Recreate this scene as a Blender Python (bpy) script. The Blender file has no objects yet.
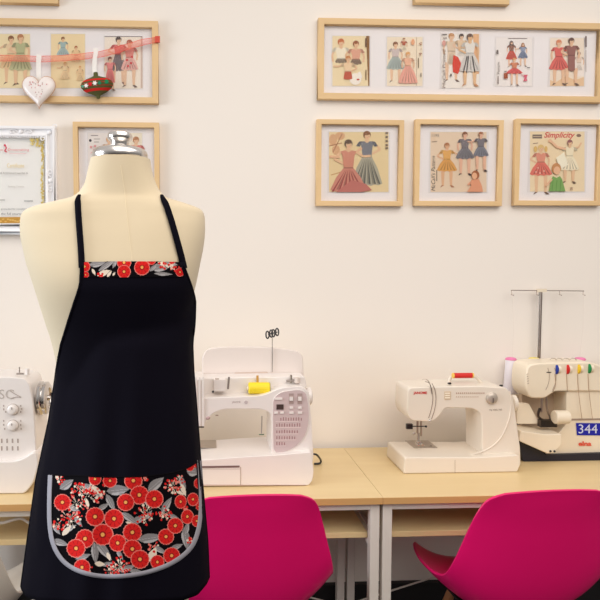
import bpy, bmesh, math, random
from mathutils import Vector, Matrix
random.seed(7)
PI = math.pi
S = bpy.context.scene
COL = S.collection

# ------------------------------------------------------------------ camera
F = 600.0
CAM = Vector((0.0, -2.04, 1.375))
YAW, PITCH = math.radians(2.7), math.radians(3.2)
PX, PY = 228.0, 300.0
cd = bpy.data.cameras.new('camera'); cam = bpy.data.objects.new('camera', cd); COL.objects.link(cam)
cam.location = CAM; cam.rotation_euler = (PI/2 - PITCH, 0, -YAW)
cd.sensor_width = 36; cd.lens = 36; cd.shift_x = (300-PX)/600.0; cd.clip_start = .02
S.camera = cam
_R = cam.rotation_euler.to_matrix()

def ray(px, py):
    return _R @ Vector(((px-PX)/F, (PY-py)/F, -1.0))
def at(px, py, Y):
    d = ray(px, py); return CAM + d*((Y-CAM.y)/d.y)
def on_z(px, py, z):
    d = ray(px, py); return CAM + d*((z-CAM.z)/d.z)

# ------------------------------------------------------------------ materials
def lin(c):
    return tuple(((x/255)/12.92 if x/255 <= .04045 else ((x/255+.055)/1.055)**2.4) for x in c) + (1,)
_M = {}
def mat(name, rgb, rough=.5, metal=0, spec=.5, noise=0, nscale=30, bump=0, bscale=200, sheen=0, coat=0, stretch=None, rgb2=None):
    if name in _M: return _M[name]
    m = bpy.data.materials.new(name); m.use_nodes = True
    nt = m.node_tree; b = nt.nodes['Principled BSDF']
    b.inputs['Base Color'].default_value = lin(rgb)
    b.inputs['Roughness'].default_value = rough
    b.inputs['Metallic'].default_value = metal
    b.inputs['Specular IOR Level'].default_value = spec
    if sheen: b.inputs['Sheen Weight'].default_value = sheen
    if coat: b.inputs['Coat Weight'].default_value = coat
    tc = nt.nodes.new('ShaderNodeTexCoord'); mp = nt.nodes.new('ShaderNodeMapping')
    nt.links.new(tc.outputs['Object'], mp.inputs['Vector'])
    if stretch: mp.inputs['Scale'].default_value = stretch
    n = nt.nodes.new('ShaderNodeTexNoise'); n.inputs['Scale'].default_value = nscale; n.inputs['Detail'].default_value = 4
    nt.links.new(mp.outputs['Vector'], n.inputs['Vector'])
    mx = nt.nodes.new('ShaderNodeMix'); mx.data_type = 'RGBA'
    a = lin(rgb); k = 1 - (noise if noise else .03)
    mx.inputs[6].default_value = a
    mx.inputs[7].default_value = lin(rgb2) if rgb2 else (a[0]*k, a[1]*k, a[2]*k, 1)
    nt.links.new(n.outputs['Fac'], mx.inputs[0]); nt.links.new(mx.outputs[2], b.inputs['Base Color'])
    if bump:
        n2 = nt.nodes.new('ShaderNodeTexNoise'); n2.inputs['Scale'].default_value = bscale
        nt.links.new(tc.outputs['Object'], n2.inputs['Vector'])
        bp = nt.nodes.new('ShaderNodeBump'); bp.inputs['Strength'].default_value = bump; bp.inputs['Distance'].default_value = .002
        nt.links.new(n2.outputs['Fac'], bp.inputs['Height']); nt.links.new(bp.outputs['Normal'], b.inputs['Normal'])
    _M[name] = m; return m
def pc(rgb, rough=.8):          # printed ink / plain paint by colour
    return mat('ink_%02x%02x%02x' % rgb, rgb, rough, spec=.2)

WALL = mat('painted_wall', (242, 234, 224), .85, spec=.2, noise=.03, nscale=1.5, bump=.06, bscale=120)
FLOOR = mat('dark_carpet', (52, 48, 48), .95, noise=.4, nscale=300, bump=.3, bscale=600)
SKIRT = mat('dark_skirting', (22, 19, 20), .6)
OAK = mat('light_oak', (231, 198, 148), .5, noise=.12, nscale=14, stretch=(1, 1, 1), rgb2=(218, 181, 128))
OAKH = mat('light_oak_long', (231, 198, 148), .5, nscale=20, stretch=(.15, 1, 3), rgb2=(216, 178, 124))
TOPW = mat('table_laminate', (230, 207, 158), .42, nscale=9, stretch=(.25, 3, 1), rgb2=(218, 189, 138), coat=.15)
EDGE = mat('table_edge_band', (214, 168, 108), .5, nscale=9, stretch=(.25, 3, 1), rgb2=(200, 152, 94))
STEEL = mat('white_powdercoat', (226, 218, 208), .45)
MATB = mat('mount_card', (246, 242, 242), .9, spec=.1)
IVORY = mat('ivory_plastic', (233, 222, 206), .32, coat=.2)
WHITEP = mat('white_plastic', (237, 229, 223), .3, coat=.25)
CREAMP = mat('cream_plastic', (238, 224, 200), .35, coat=.15)
SEAM = mat('seam_line', (160, 140, 124), .6)
CHROME = mat('chrome', (205, 200, 196), .14, metal=1)
BRUSH = mat('brushed_steel', (190, 180, 170), .3, metal=1)
BLACKP = mat('black_plastic', (22, 20, 22), .4)
PINK = mat('magenta_plastic', (228, 10, 104), .34, coat=.0, spec=.5)
BEIGEC = mat('white_chair_plastic', (222, 212, 198), .35)
BEECH = mat('beech_dowel', (190, 130, 84), .5, nscale=20, stretch=(4, 4, .4), rgb2=(166, 108, 66))
LINEN = mat('cream_jersey', (214, 198, 168), .9, spec=.1, bump=.12, bscale=900, sheen=.2)
BLACKC = mat('black_cotton', (14, 12, 21), .9, spec=.05, bump=.15, bscale=1500)
TRIMC = mat('grey_binding', (152, 150, 158), .85, bump=.1, bscale=1500)
PRINTC = mat('print_ground', (12, 9, 13), .9, spec=.06, bump=.1, bscale=1500)

def glassmat():
    m = bpy.data.materials.new('picture_glass'); m.use_nodes = True; nt = m.node_tree; nt.nodes.clear()
    o = nt.nodes.new('ShaderNodeOutputMaterial'); mx = nt.nodes.new('ShaderNodeMixShader')
    t = nt.nodes.new('ShaderNodeBsdfTransparent'); g = nt.nodes.new('ShaderNodeBsdfGlossy'); g.inputs['Roughness'].default_value = .03
    f = nt.nodes.new('ShaderNodeFresnel'); f.inputs['IOR'].default_value = 1.15
    nt.links.new(f.outputs[0], mx.inputs[0]); nt.links.new(t.outputs[0], mx.inputs[1]); nt.links.new(g.outputs[0], mx.inputs[2])
    nt.links.new(mx.outputs[0], o.inputs[0]); return m
GLASS = glassmat()
def sheermat(name, rgb, alpha):
    m = bpy.data.materials.new(name); m.use_nodes = True; nt = m.node_tree
    b = nt.nodes['Principled BSDF']; b.inputs['Base Color'].default_value = lin(rgb); b.inputs['Roughness'].default_value = .6
    b.inputs['Alpha'].default_value = alpha; return m
SHEER = sheermat('sheer_red_organza', (240, 112, 92), .42)
SHEERE = sheermat('ribbon_edge_red', (226, 84, 62), .8)
WRIB = sheermat('white_satin_ribbon', (246, 240, 232), .93)

# ------------------------------------------------------------------ mesh builder
ORIG = {}
class G:
    def __init__(s): s.v = []; s.f = []; s.m = []; s.mats = []
    def mi(s, m):
        if m not in s.mats: s.mats.append(m)
        return s.mats.index(m)
    def add(s, vs, fs, m):
        b = len(s.v); s.v += [Vector(v) for v in vs]; k = s.mi(m)
        for f in fs: s.f.append([b+i for i in f]); s.m.append(k)
    def box(s, a, b, m):
        x0, x1 = sorted((a[0], b[0])); y0, y1 = sorted((a[1], b[1])); z0, z1 = sorted((a[2], b[2]))
        s.add([(x0,y0,z0),(x1,y0,z0),(x1,y1,z0),(x0,y1,z0),(x0,y0,z1),(x1,y0,z1),(x1,y1,z1),(x0,y1,z1)],
              [(3,2,1,0),(4,5,6,7),(0,1,5,4),(1,2,6,5),(2,3,7,6),(3,0,4,7)], m)
    def prism(s, poly, y0, y1, m, mside=None):      # poly: world (x,z) pairs, extruded along y
        if y1-y0 > .06: poly = [(p[0], max(p[1], ZT+.0006)) for p in poly]
        n = len(poly); ar = sum(poly[i][0]*poly[(i+1) % n][1]-poly[(i+1) % n][0]*poly[i][1] for i in range(n))
        if ar < 0: poly = poly[::-1]
        vs = [(p[0], y0, p[1]) for p in poly] + [(p[0], y1, p[1]) for p in poly]
        s.add(vs, [tuple(range(n)), tuple(range(2*n-1, n-1, -1))], m)
        b = len(s.v)-2*n; k = s.mi(mside or m)
        for i in range(n):
            j = (i+1) % n; s.f.append([b+j, b+i, b+n+i, b+n+j]); s.m.append(k)
    def lathe(s, prof, o, ax, m, n=28):             # prof: (radius, distance along axis)
        o = Vector(o); ax = Vector(ax).normalized(); u = ax.orthogonal().normalized(); w = ax.cross(u)
        vs = []; fs = []
        for r, h in prof:
            for k in range(n):
                a = 2*PI*k/n; vs.append(o + ax*h + (u*math.cos(a)+w*math.sin(a))*max(r, 1e-5))
        for i in range(len(prof)-1):
            for k in range(n):
                l = (k+1) % n; fs.append((i*n+k, i*n+l, (i+1)*n+l, (i+1)*n+k))
        fs.append(tuple(range(n-1, -1, -1))); fs.append(tuple((len(prof)-1)*n+k for k in range(n)))
        s.add(vs, fs, m)
    def cyl(s, a, b, r, m, r2=None, n=20):
        a = Vector(a); b = Vector(b); L = (b-a).length; e = min(r, L)*.12; r2 = r if r2 is None else r2
        s.lathe([(r-e, 0), (r, e), (r2, L-e), (r2-e, L)], a, b-a, m, n)
    def tube(s, pts, r, m, n=8, closed=False):
        pts = [Vector(p) for p in pts]; N = len(pts); vs = []; fs = []; u = None
        for i, p in enumerate(pts):
            t = (pts[(i+1) % N]-pts[i-1]) if closed else (pts[min(i+1, N-1)]-pts[max(i-1, 0)])
            t.normalize()
            u = t.orthogonal() if u is None else (u - t*u.dot(t))
            u.normalize(); w = t.cross(u)
            rr = r[i] if isinstance(r, (list, tuple)) else r
            for k in range(n):
                a = 2*PI*k/n; vs.append(p+(u*math.cos(a)+w*math.sin(a))*rr)
        for i in range(N if closed else N-1):
            for k in range(n):
                l = (k+1) % n; j = (i+1) % N; fs.append((i*n+k, i*n+l, j*n+l, j*n+k))
        if not closed: fs += [tuple(range(n-1, -1, -1)), tuple((N-1)*n+k for k in range(n))]
        s.add(vs, fs, m)
    def grid(s, P, nu, nv, m, closed_u=False):      # P(i,j) -> point
        vs = [P(i, j) for j in range(nv) for i in range(nu)]
        fs = []
        for j in range(nv-1):
            for i in range(nu if closed_u else nu-1):
                k = (i+1) % nu; fs.append((j*nu+i, j*nu+k, (j+1)*nu+k, (j+1)*nu+i))
        s.add(vs, fs, m)
    def ball(s, c, r, m, n=14, sc=(1,1,1)):
        c = Vector(c); k = n//2
        vs = []; fs = []
        for j in range(k+1):
            t = PI*j/k
            for i in range(n):
                a = 2*PI*i/n
                vs.append(c+Vector((math.sin(t)*math.cos(a)*r*sc[0], math.sin(t)*math.sin(a)*r*sc[1], math.cos(t)*r*sc[2])))
        for j in range(k):
            for i in range(n): l = (i+1) % n; fs.append((j*n+i, (j+1)*n+i, (j+1)*n+l, j*n+l))
        s.add(vs, fs, m)
    def build(s, name, parent=None, bevel=0, smooth=True, solid=0, sub=0, local=False, seg=3, offset=-1):
        o3 = Vector((0,0,0)) if (local or parent is None) else ORIG.get(parent.name, Vector((0,0,0)))
        me = bpy.data.meshes.new(name); me.from_pydata([v-o3 for v in s.v], [], s.f)
        for m in s.mats: me.materials.append(m)
        me.polygons.foreach_set('material_index', s.m)
        bm = bmesh.new(); bm.from_mesh(me); bmesh.ops.remove_doubles(bm, verts=bm.verts, dist=1e-6)
        if not solid and smooth is not None: bmesh.ops.recalc_face_normals(bm, faces=bm.faces)
        bm.to_mesh(me); bm.free()
        if smooth:
            me.polygons.foreach_set('use_smooth', [True]*len(me.polygons))
            me.set_sharp_from_angle(angle=math.radians(42))
        o = bpy.data.objects.new(name, me); COL.objects.link(o)
        if parent: o.parent = parent; ORIG[o.name] = o3
        if sub: md = o.modifiers.new('sub', 'SUBSURF'); md.levels = sub; md.render_levels = sub
        if solid: md = o.modifiers.new('sol', 'SOLIDIFY'); md.thickness = solid; md.offset = offset
        if bevel:
            md = o.modifiers.new('bev', 'BEVEL'); md.width = bevel; md.segments = seg; md.limit_method = 'ANGLE'; md.angle_limit = math.radians(50)
            md.harden_normals = False
            o.modifiers.new('wn', 'WEIGHTED_NORMAL').keep_sharp = False
        return o
def tag(o, label=None, cat=None, group=None, kind=None):
    if label: o['label'] = label
    if cat: o['category'] = cat
    if group: o['group'] = group
    if kind: o['kind'] = kind
    return o
def thing(name, loc, label, cat, group=None, rz=0):
    o = bpy.data.objects.new(name, None); COL.objects.link(o); o.location = loc; o.rotation_euler = (0, 0, rz)
    o.empty_display_size = .05; ORIG[o.name] = Vector(loc); return tag(o, label, cat, group)
def part(g, name, parent, label=None, **k):
    o = g.build(name, parent, **k)
    if label: o['label'] = label
    return o
def P2(pts, Y):                                     # picture outline -> (x,z) at depth Y
    return [(p.x, p.z) for p in (at(q[0], q[1], Y) for q in pts)]
def rnd(pts, r=4, seg=5):                           # round the corners of an outline; a point may carry its own radius
    out = []; n = len(pts)
    for i in range(n):
        p = Vector(pts[i][:2]); rr = pts[i][2] if len(pts[i]) > 2 else r
        a = Vector(pts[i-1][:2]); b = Vector(pts[(i+1) % n][:2])
        da = (a-p); db = (b-p); rr = min(rr, da.length*.48, db.length*.48)
        if rr <= .01: out.append(tuple(p)); continue
        A = p+da.normalized()*rr; B = p+db.normalized()*rr
        for k in range(seg+1):
            t = k/seg; q = A*(1-t)**2+p*2*t*(1-t)+B*t*t; out.append((q.x, q.y))
    return out
def text_poly(s, size=1.0, shear=0, bold=0):        # -> verts (x,y), faces, width
    cu = bpy.data.curves.new('t', 'FONT'); cu.body = s; cu.size = size; cu.shear = shear; cu.offset = bold
    cu.resolution_u = 3
    o = bpy.data.objects.new('t', cu); COL.objects.link(o)
    bpy.context.view_layer.update()
    dg = bpy.context.evaluated_depsgraph_get(); me = bpy.data.meshes.new_from_object(o.evaluated_get(dg))
    vs = [(v.co.x, v.co.y) for v in me.vertices]; fs = [tuple(p.vertices) for p in me.polygons]
    bpy.data.objects.remove(o); bpy.data.curves.remove(cu); bpy.data.meshes.remove(me)
    return vs, fs
def write(g, s, x0, y0, x1, y1, Y, m, vertical=False, shear=0, bold=0):
    """letters filling the picture box x0..x1, y0(top)..y1 on the plane at depth Y; vertical = reads upward"""
    vs, fs = text_poly(s, 1, shear, bold)
    ax, bx = min(v[0] for v in vs), max(v[0] for v in vs); ay, by = min(v[1] for v in vs), max(v[1] for v in vs)
    out = []
    for x, y in vs:
        u = (x-ax)/(bx-ax); v = (y-ay)/(by-ay)
        if vertical: q = at(x1-(x1-x0)*v, y1-(y1-y0)*u, Y)
        else: q = at(x0+(x1-x0)*u, y1-(y1-y0)*v, Y)
        out.append(q)
    g.add(out, fs, m)

ZT = .75
# ------------------------------------------------------------------ setting
g = G(); g.box((-3.2, 0, 0), (3.6, .12, 2.9), WALL); tag(g.build('wall_back', smooth=False), kind='structure')
g = G(); g.box((-3.2, -5.6, -.06), (3.6, .12, 0), FLOOR); tag(g.build('floor', smooth=False), kind='structure')
g = G(); g.box((-3.2, -.016, 0), (3.6, 0, .25), SKIRT); g.box((-3.2, -.02, .25), (3.6, 0, .262), SKIRT)
tag(g.build('baseboard_back', smooth=False), kind='structure')

# ------------------------------------------------------------------ printed pattern envelopes
SK = (236, 192, 156)
class Print:
    def __init__(s, x0, y0, x1, y1, bg, Y=-.0065):
        s.g = G(); s.Y = Y; s.k = 0; s.bg = bg
        s.poly([(x0, y0), (x1, y0), (x1, y1), (x0, y1)], bg)
    def lay(s): s.k += 1; return s.Y - .00006*s.k
    def poly(s, pts, c):
        Y = s.lay(); s.g.add([at(p[0], p[1], Y) for p in pts], [tuple(range(len(pts)))], pc(c))
    def ell(s, x, y, rx, ry, c, n=14, rot=0):
        s.poly([(x+rx*math.cos(a)*math.cos(rot)-ry*math.sin(a)*math.sin(rot), y+rx*math.cos(a)*math.sin(rot)+ry*math.sin(a)*math.cos(rot)) for a in [2*PI*k/n for k in range(n)]], c)
    def line(s, a, b, w, c):
        d = Vector((b[0]-a[0], b[1]-a[1])); d.normalize(); q = Vector((-d.y, d.x))*w/2
        s.poly([(a[0]+q.x, a[1]+q.y), (b[0]+q.x, b[1]+q.y), (b[0]-q.x, b[1]-q.y), (a[0]-q.x, a[1]-q.y)], c)
    def path(s, pts, w, c):
        for a, b in zip(pts, pts[1:]): s.line(a, b, w, c)
    def write(s, t, x0, y0, x1, y1, c, **k): write(s.g, t, x0, y0, x1, y1, s.lay(), pc(c), **k)
    def fig(s, cx, ty, H, hair, top, skirt, hem=.62, hw=.17, skin=SK, arms=('d', 'd'), shoe=(90, 70, 64), folds=True, sleeve=True, ww=.055, lean=0, long_hair=False, foot=True, waist=.36, apart=.07, wx=1.3):
        """one drawn figure: cx centre, ty top of head, H full height, all in photo pixels"""
        fade = lambda q: tuple(int(q[i]*.78+s.bg[i]*.22) for i in range(3))
        top, skirt, hair, skin, shoe = map(fade, (top, skirt, hair, skin, shoe))
        dk = tuple(int(c*.82) for c in skirt); sd = tuple(int(c*.84) for c in top)
        X = lambda u, v: (cx+(u*wx+lean*v)*H, ty+v*H)
        if foot:
            for sg in (-1, 1):
                s.poly([X(sg*apart-.032, hem-.05), X(sg*apart+.032, hem-.05), X(sg*apart+.022, .8), X(sg*apart+.016, .95), X(sg*apart-.018, .95), X(sg*apart-.026, .8)], skin)
                s.poly([X(sg*apart-.022, .94), X(sg*apart+.02, .94), X(sg*apart+sg*.05+.01, .985), X(sg*apart+sg*.03-.02, .99)], shoe)
        # arms
        for sg, a in zip((-1, 1), arms):
            sh = (sg*.085, .175)
            el, ha = {'d': ((sg*.125, .30), (sg*.115, .42)), 'h': ((sg*.165, .29), (sg*.06, .36)), 'o': ((sg*.17, .25), (sg*.26, .24)), 'u': ((sg*.15, .17), (sg*.2, .06)), 'n': (sh, sh)}[a]
            if a != 'n': s.path([X(*sh), X(*el), X(*ha)], .036*H, skin)
        # skirt with scalloped hem
        n = 8; hemp = []
        for k in range(n+1):
            t = -1+2*k/n; hemp.append(X(t*hw, hem+(.018 if k % 2 else 0)-.02*t*t))
        s.poly([X(-ww, waist)] + [X(-ww-(hw-ww)*.55, waist+(hem-waist)*.4)] + hemp + [X(ww+(hw-ww)*.55, waist+(hem-waist)*.4)] + [X(ww, waist)], skirt)
        if folds:
            for t in (-.62, -.28, .08, .42, .74):
                s.poly([X(ww*t*.6, waist+.03), X(hw*t+.012, hem-.02), X(hw*t-.012, hem-.02)], dk)
        # neck, bodice
        s.poly([X(-.022, .11), X(.022, .11), X(.026, .18), X(-.026, .18)], skin)
        s.poly([X(-.035, .155), X(0, .19), X(.035, .155), X(.09, .17), X(.068, .25), X(ww, waist+.005), X(-ww, waist+.005), X(-.068, .25), X(-.09, .17)], top)
        if sleeve:
            for sg in (-1, 1): s.poly([X(sg*.06, .155), X(sg*.10, .165), X(sg*.135, .235), X(sg*.09, .245)], sd)
        s.line(X(-ww, waist), X(ww, waist), .02*H, sd)
        # head
        if long_hair: s.poly([X(-.05, .04), X(.05, .04), X(.07, .16), X(.03, .17), X(-.03, .17), X(-.07, .16)], hair)
        s.ell(*X(0, .055), .062*H, .066*H, hair)
        s.ell(*X(.006, .078), .044*H, .05*H, skin)
        s.ell(*X(-.004, .03), .054*H, .03*H, hair)
        if H > 30:
            for u in (-.01, .022): s.ell(*X(u, .075), .005*H, .004*H, (90, 60, 50), 6)
            s.ell(*X(.007, .098), .009*H, .004*H, (190, 70, 64), 6)
    def build(s, parent): return s.g.build('print', parent, smooth=None)

def frame_rails(g, x0, x1, z0, z1, w, yf, m1, m2, lip=0):
    """mitred rails, outer rectangle in world metres"""
    def rail(a, b, c, d, m):      # a,b outer; c,d inner corners (x,z)
        vs = [(a[0],yf,a[1]),(b[0],yf,b[1]),(c[0],yf,c[1]),(d[0],yf,d[1])]+[(a[0],-.001,a[1]),(b[0],-.001,b[1]),(c[0],-.001,c[1]),(d[0],-.001,d[1])]
        g.add(vs, [(0,1,2,3),(7,6,5,4),(0,4,5,1),(2,6,7,3),(1,5,6,2),(3,7,4,0)], m)
    O = [(x0,z0),(x1,z0),(x1,z1),(x0,z1)]; I = [(x0+w,z0+w),(x1-w,z0+w),(x1-w,z1-w),(x0+w,z1-w)]
    for k in range(4):
        l = (k+1) % 4; rail(O[k], O[l], I[l], I[k], m2 if k % 2 == 0 else m1)

YF = -.022
def picture(x0, y0, x1, y1, label, railpx=5.2, prints=(), group='oak picture frames on the wall', name='picture_frame', open_top=None, windows=()):
    a = at(x0, y0, YF); b = at(x1, y1, YF)
    X0, X1, Z0, Z1 = a.x, b.x, b.z, a.z
    t = thing(name, ((X0+X1)/2, 0, Z0), label, 'picture frame', group)
    w = railpx*2.03/600
    g = G(); frame_rails(g, X0, X1, Z0, Z1, w, YF, OAK, OAKH); part(g, 'frame', t, bevel=.0012, smooth=False, seg=2)
    g = G(); g.box((X0+w*.8, -.0055, Z0+w*.8), (X1-w*.8, -.002, Z1-w*.8), MATB); part(g, 'mount', t, smooth=False)
    if windows:
        g = G()
        for q in windows:
            c = P2([(q[0]-1, q[1]-1), (q[2]+1, q[3]+1)], -.006)
            g.box((c[0][0], -.0062, c[1][1]), (c[1][0], -.0054, c[0][1]), pc((234, 229, 228)))
        part(g, 'mount_bevel', t, smooth=False)
    for p in prints: p.build(t)
    g = G(); g.add([(X0+w*.9, -.0155, Z0+w*.9), (X1-w*.9, -.0155, Z0+w*.9), (X1-w*.9, -.0155, Z1-w*.9), (X0+w*.9, -.0155, Z1-w*.9)], [(0,1,2,3)], GLASS)
    part(g, 'glass', t, smooth=None)
    return t

BR = (120, 72, 50); DB = (86, 58, 48); BL = (214, 160, 92); RD = (214, 74, 70)
def fmt(p, x, ys, c=(120, 96, 80)):                 # small lines of type on an envelope edge
    for y0, y1 in ys: p.line((x, y0), (x, y1), 1.1, c)

# --- long frame on the right: five envelopes
def envelope_a():
    p = Print(332.5, 36, 369.5, 86, (244, 226, 186)); p.poly([(366, 36), (369.5, 36), (369.5, 86), (368.2, 86)], (150, 112, 74))
    p.fig(341, 39, 54, (196, 100, 64), (250, 242, 224), (120, 106, 96), hem=.44, hw=.085, foot=False, folds=False)
    p.fig(356, 41, 50, (140, 74, 50), (226, 160, 140), (110, 92, 84), hem=.46, hw=.09, foot=False, folds=False, arms=('h', 'd'))
    p.ell(355.5, 79, 6, 6, (252, 244, 232)); p.line((359, 72), (361, 78), 3, (250, 244, 236))
    p.fig(348, 56, 42, (200, 124, 74), (246, 214, 178), (190, 70, 56), hem=.55, hw=.08, foot=False, folds=False, arms=('o', 'h'))
    p.line((366, 38), (366, 47), 1.6, (120, 92, 76)); p.line((366, 70), (366, 80), 1.2, (150, 120, 90)); p.ell(358, 79.5, 1.5, .8, (200, 80, 70)); return p
def envelope_b():
    p = Print(387, 37, 422.5, 86, (246, 232, 208))
    p.line((416.5, 37), (416.5, 86), .5, (190, 170, 150))
    p.fig(395.5, 42, 41, BR, (206, 190, 192), (160, 178, 178), hem=.66, hw=.17)
    p.fig(404, 38, 20, BR, (176, 80, 60), (240, 226, 200), hem=.6, hw=.1, foot=False)
    p.fig(408, 52, 38, (222, 160, 96), (240, 180, 150), (238, 164, 148), hem=.82, hw=.20, foot=False)
    p.ell(413, 42, 1.8, 3, (238, 178, 140)); p.write('4 - 6', 419, 42, 422, 56, (170, 120, 96), vertical=True); p.line((418.5, 58), (418.5, 68), .8, (110, 90, 60)); p.line((421, 73), (421, 77), .9, (110, 90, 80)); return p
def envelope_c():
    p = Print(441.5, 34, 479, 88, (246, 240, 232)); p.poly([(473, 34), (479, 34), (479, 74), (475, 74)], (238, 190, 146))
    p.fig(451.5, 33.5, 49, (190, 130, 80), (226, 200, 170), (226, 202, 174), hem=.64, hw=.07, ww=.06, folds=True)
    p.poly([(453.5, 55), (458, 57), (461, 63), (460, 70), (458, 74), (453, 72), (452.5, 64)], (226, 84, 70))
    p.fig(461.5, 34, 40, (60, 46, 44), (230, 196, 156), (240, 234, 222), hem=.52, hw=.08, foot=False, arms=('h', 'h'))
    p.fig(470, 34, 53, DB, (236, 232, 224), (214, 210, 204), hem=.70, hw=.155, skin=(230, 180, 130), arms=('h', 'd'), shoe=(196, 130, 80))
    for x in (463.5, 466.5, 475): p.line((x+(470-x)*.55, 56), (x, 72.5), .9, (70, 64, 66))
    p.write('McCall Printed', 442.5, 49, 445.5, 88, (130, 110, 106), vertical=True, shear=.2); p.ell(444, 43, 1.8, 2.8, (226, 170, 160)); p.line((442, 34.5), (447, 34.5), .8, (60, 50, 50)); p.line((443, 38), (447, 38), .7, (90, 70, 70)); p.ell(451, 75, .8, 1.4, (60, 56, 60)); return p
def envelope_d():
    p = Print(496, 37.5, 532, 86, (246, 240, 236)); p.line((508, 38.5), (527, 38.5), .8, (120, 110, 106))
    p.fig(511.5, 41, 27, (70, 48, 44), (130, 80, 62), (206, 70, 56), hem=.68, hw=.16, long_hair=True)
    p.fig(523, 43, 24, (150, 96, 64), (130, 144, 176), (104, 120, 152), hem=.62, hw=.16, long_hair=True, arms=('o', 'd'))
    p.fig(514.5, 58, 28, (222, 160, 96), (214, 120, 80), (220, 70, 70), hem=.55, hw=.23, arms=('n', 'n'))
    p.poly([(504, 73), (507.8, 73), (507.8, 78.5), (504, 78.5)], (168, 92, 64)); p.line((504.5, 71.3), (507, 71.3), .7, (90, 80, 80))
    p.poly([(523.5, 75), (527.5, 75), (526.6, 78), (527.5, 81), (523.5, 81), (524.6, 78)], (222, 110, 130)); p.line((521, 75), (528, 75), .5, (190, 90, 90))
    p.line((497.5, 50), (497.5, 54), 2, (130, 120, 116)); p.write('Pattern', 497, 62, 500, 74, (150, 140, 134), vertical=True); p.line((498.2, 76), (498.2, 84), 1, (150, 136, 130)); p.line((527, 67.5), (530, 67.5), .8, (120, 116, 116)); return p
def envelope_e():
    p = Print(550, 38, 584, 86, (246, 232, 214)); p.poly([(550, 86), (584, 86), (584, 77), (575, 80), (566, 76), (556, 82), (550, 80)], (240, 206, 168))
    p.poly([(574, 60), (583, 56), (584, 76), (574, 77)], (250, 240, 232))
    p.fig(579, 52, 30, (120, 90, 80), (236, 214, 196), (246, 236, 228), hem=.62, hw=.1, foot=False)
    p.fig(559, 40, 46, (212, 120, 80), (222, 88, 84), (220, 90, 86), hem=.64, hw=.17, arms=('d', 'h'))
    p.fig(571.5, 38, 48, (84, 56, 50), (136, 84, 80), (140, 88, 84), hem=.68, hw=.055, ww=.055, arms=('h', 'd'), folds=False)
    p.line((586, 36), (586, 47), 1.6, (140, 128, 126)); p.line((586, 50), (586, 72), .6, (190, 176, 170)); return p
W5 = [(332.5,36,369.5,86),(387,37,422.5,86),(441.5,34,479,88),(496,37.5,532,86),(550,38,584,86)]
picture(318.5, 17.5, 603, 102.5, 'long oak frame at upper right with five dress-pattern prints and nothing hung across it', 6,
        [envelope_a(), envelope_b(), envelope_c(), envelope_d(), envelope_e()], windows=W5)

# --- long frame on the left, partly outside the photograph
def env_l1():
    p = Print(-7, 34, 30, 88, (246, 228, 186))
    p.fig(11, 36, 49, BR, (238, 208, 172), (238, 206, 160), hem=.66, hw=.18, arms=('o', 'h'))
    p.fig(20.5, 34.5, 52, (176, 110, 74), (176, 182, 140), (188, 190, 150), hem=.68, hw=.17, arms=('h', 'd')); return p
def env_l2():
    p = Print(51, 34, 85, 88, (246, 224, 180))
    p.fig(63, 37, 30, BR, (150, 184, 194), (160, 190, 200), hem=.6, hw=.17, foot=False)
    p.fig(76, 46, 26, (160, 90, 60), (240, 206, 160), (236, 200, 160), hem=.6, hw=.15, foot=False)
    p.fig(65, 62, 24, (220, 170, 110), (238, 210, 170), (240, 208, 166), hem=.7, hw=.16, foot=False, arms=('o', 'd'))
    p.fig(80, 66, 20, (214, 160, 100), (240, 206, 164), (238, 204, 160), hem=.7, hw=.14, foot=False); return p
def env_l3():
    p = Print(104.5, 36.5, 142.5, 88.5, (248, 236, 220)); p.line((104.5, 36.6), (142.5, 36.6), .7, (130, 120, 116)); p.line((141.6, 37), (141.6, 88), 1.8, (216, 190, 176))
    p.fig(118.5, 37, 48, (60, 48, 46), (206, 90, 90), (112, 100, 106), hem=.7, hw=.11, arms=('h', 'h'), shoe=(120, 80, 80))
    p.fig(129.5, 40, 48, (170, 80, 60), (228, 130, 120), (232, 170, 160), hem=.62, hw=.14, arms=('d', 'd'))
    for q in ((127, 60), (131, 63), (128, 66), (132, 57)): p.ell(q[0], q[1], 1.2, 1.2, (214, 80, 84), 8)
    p.fig(110, 57, 34, (120, 70, 60), (226, 120, 120), (224, 110, 112), hem=.75, hw=.11, arms=('d', 'd')); return p
picture(-122, 15.5, 158.5, 103.5, 'long oak frame at upper left with red ribbon and ornaments hung across it', 6,
        [env_l1(), env_l2(), env_l3()], windows=[(-7,34,30,88),(51,34,85,88),(104.5,36.5,142.5,88.5)])
# --- two frames cut by the top edge
picture(-30, -88, 58, 3.5, 'small oak frame cut off at the top edge above the ribbon-hung long frame', 5)
picture(416, -86, 509.5, 4.5, 'small oak frame cut off at the top edge above the long five-print frame', 5)

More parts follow.
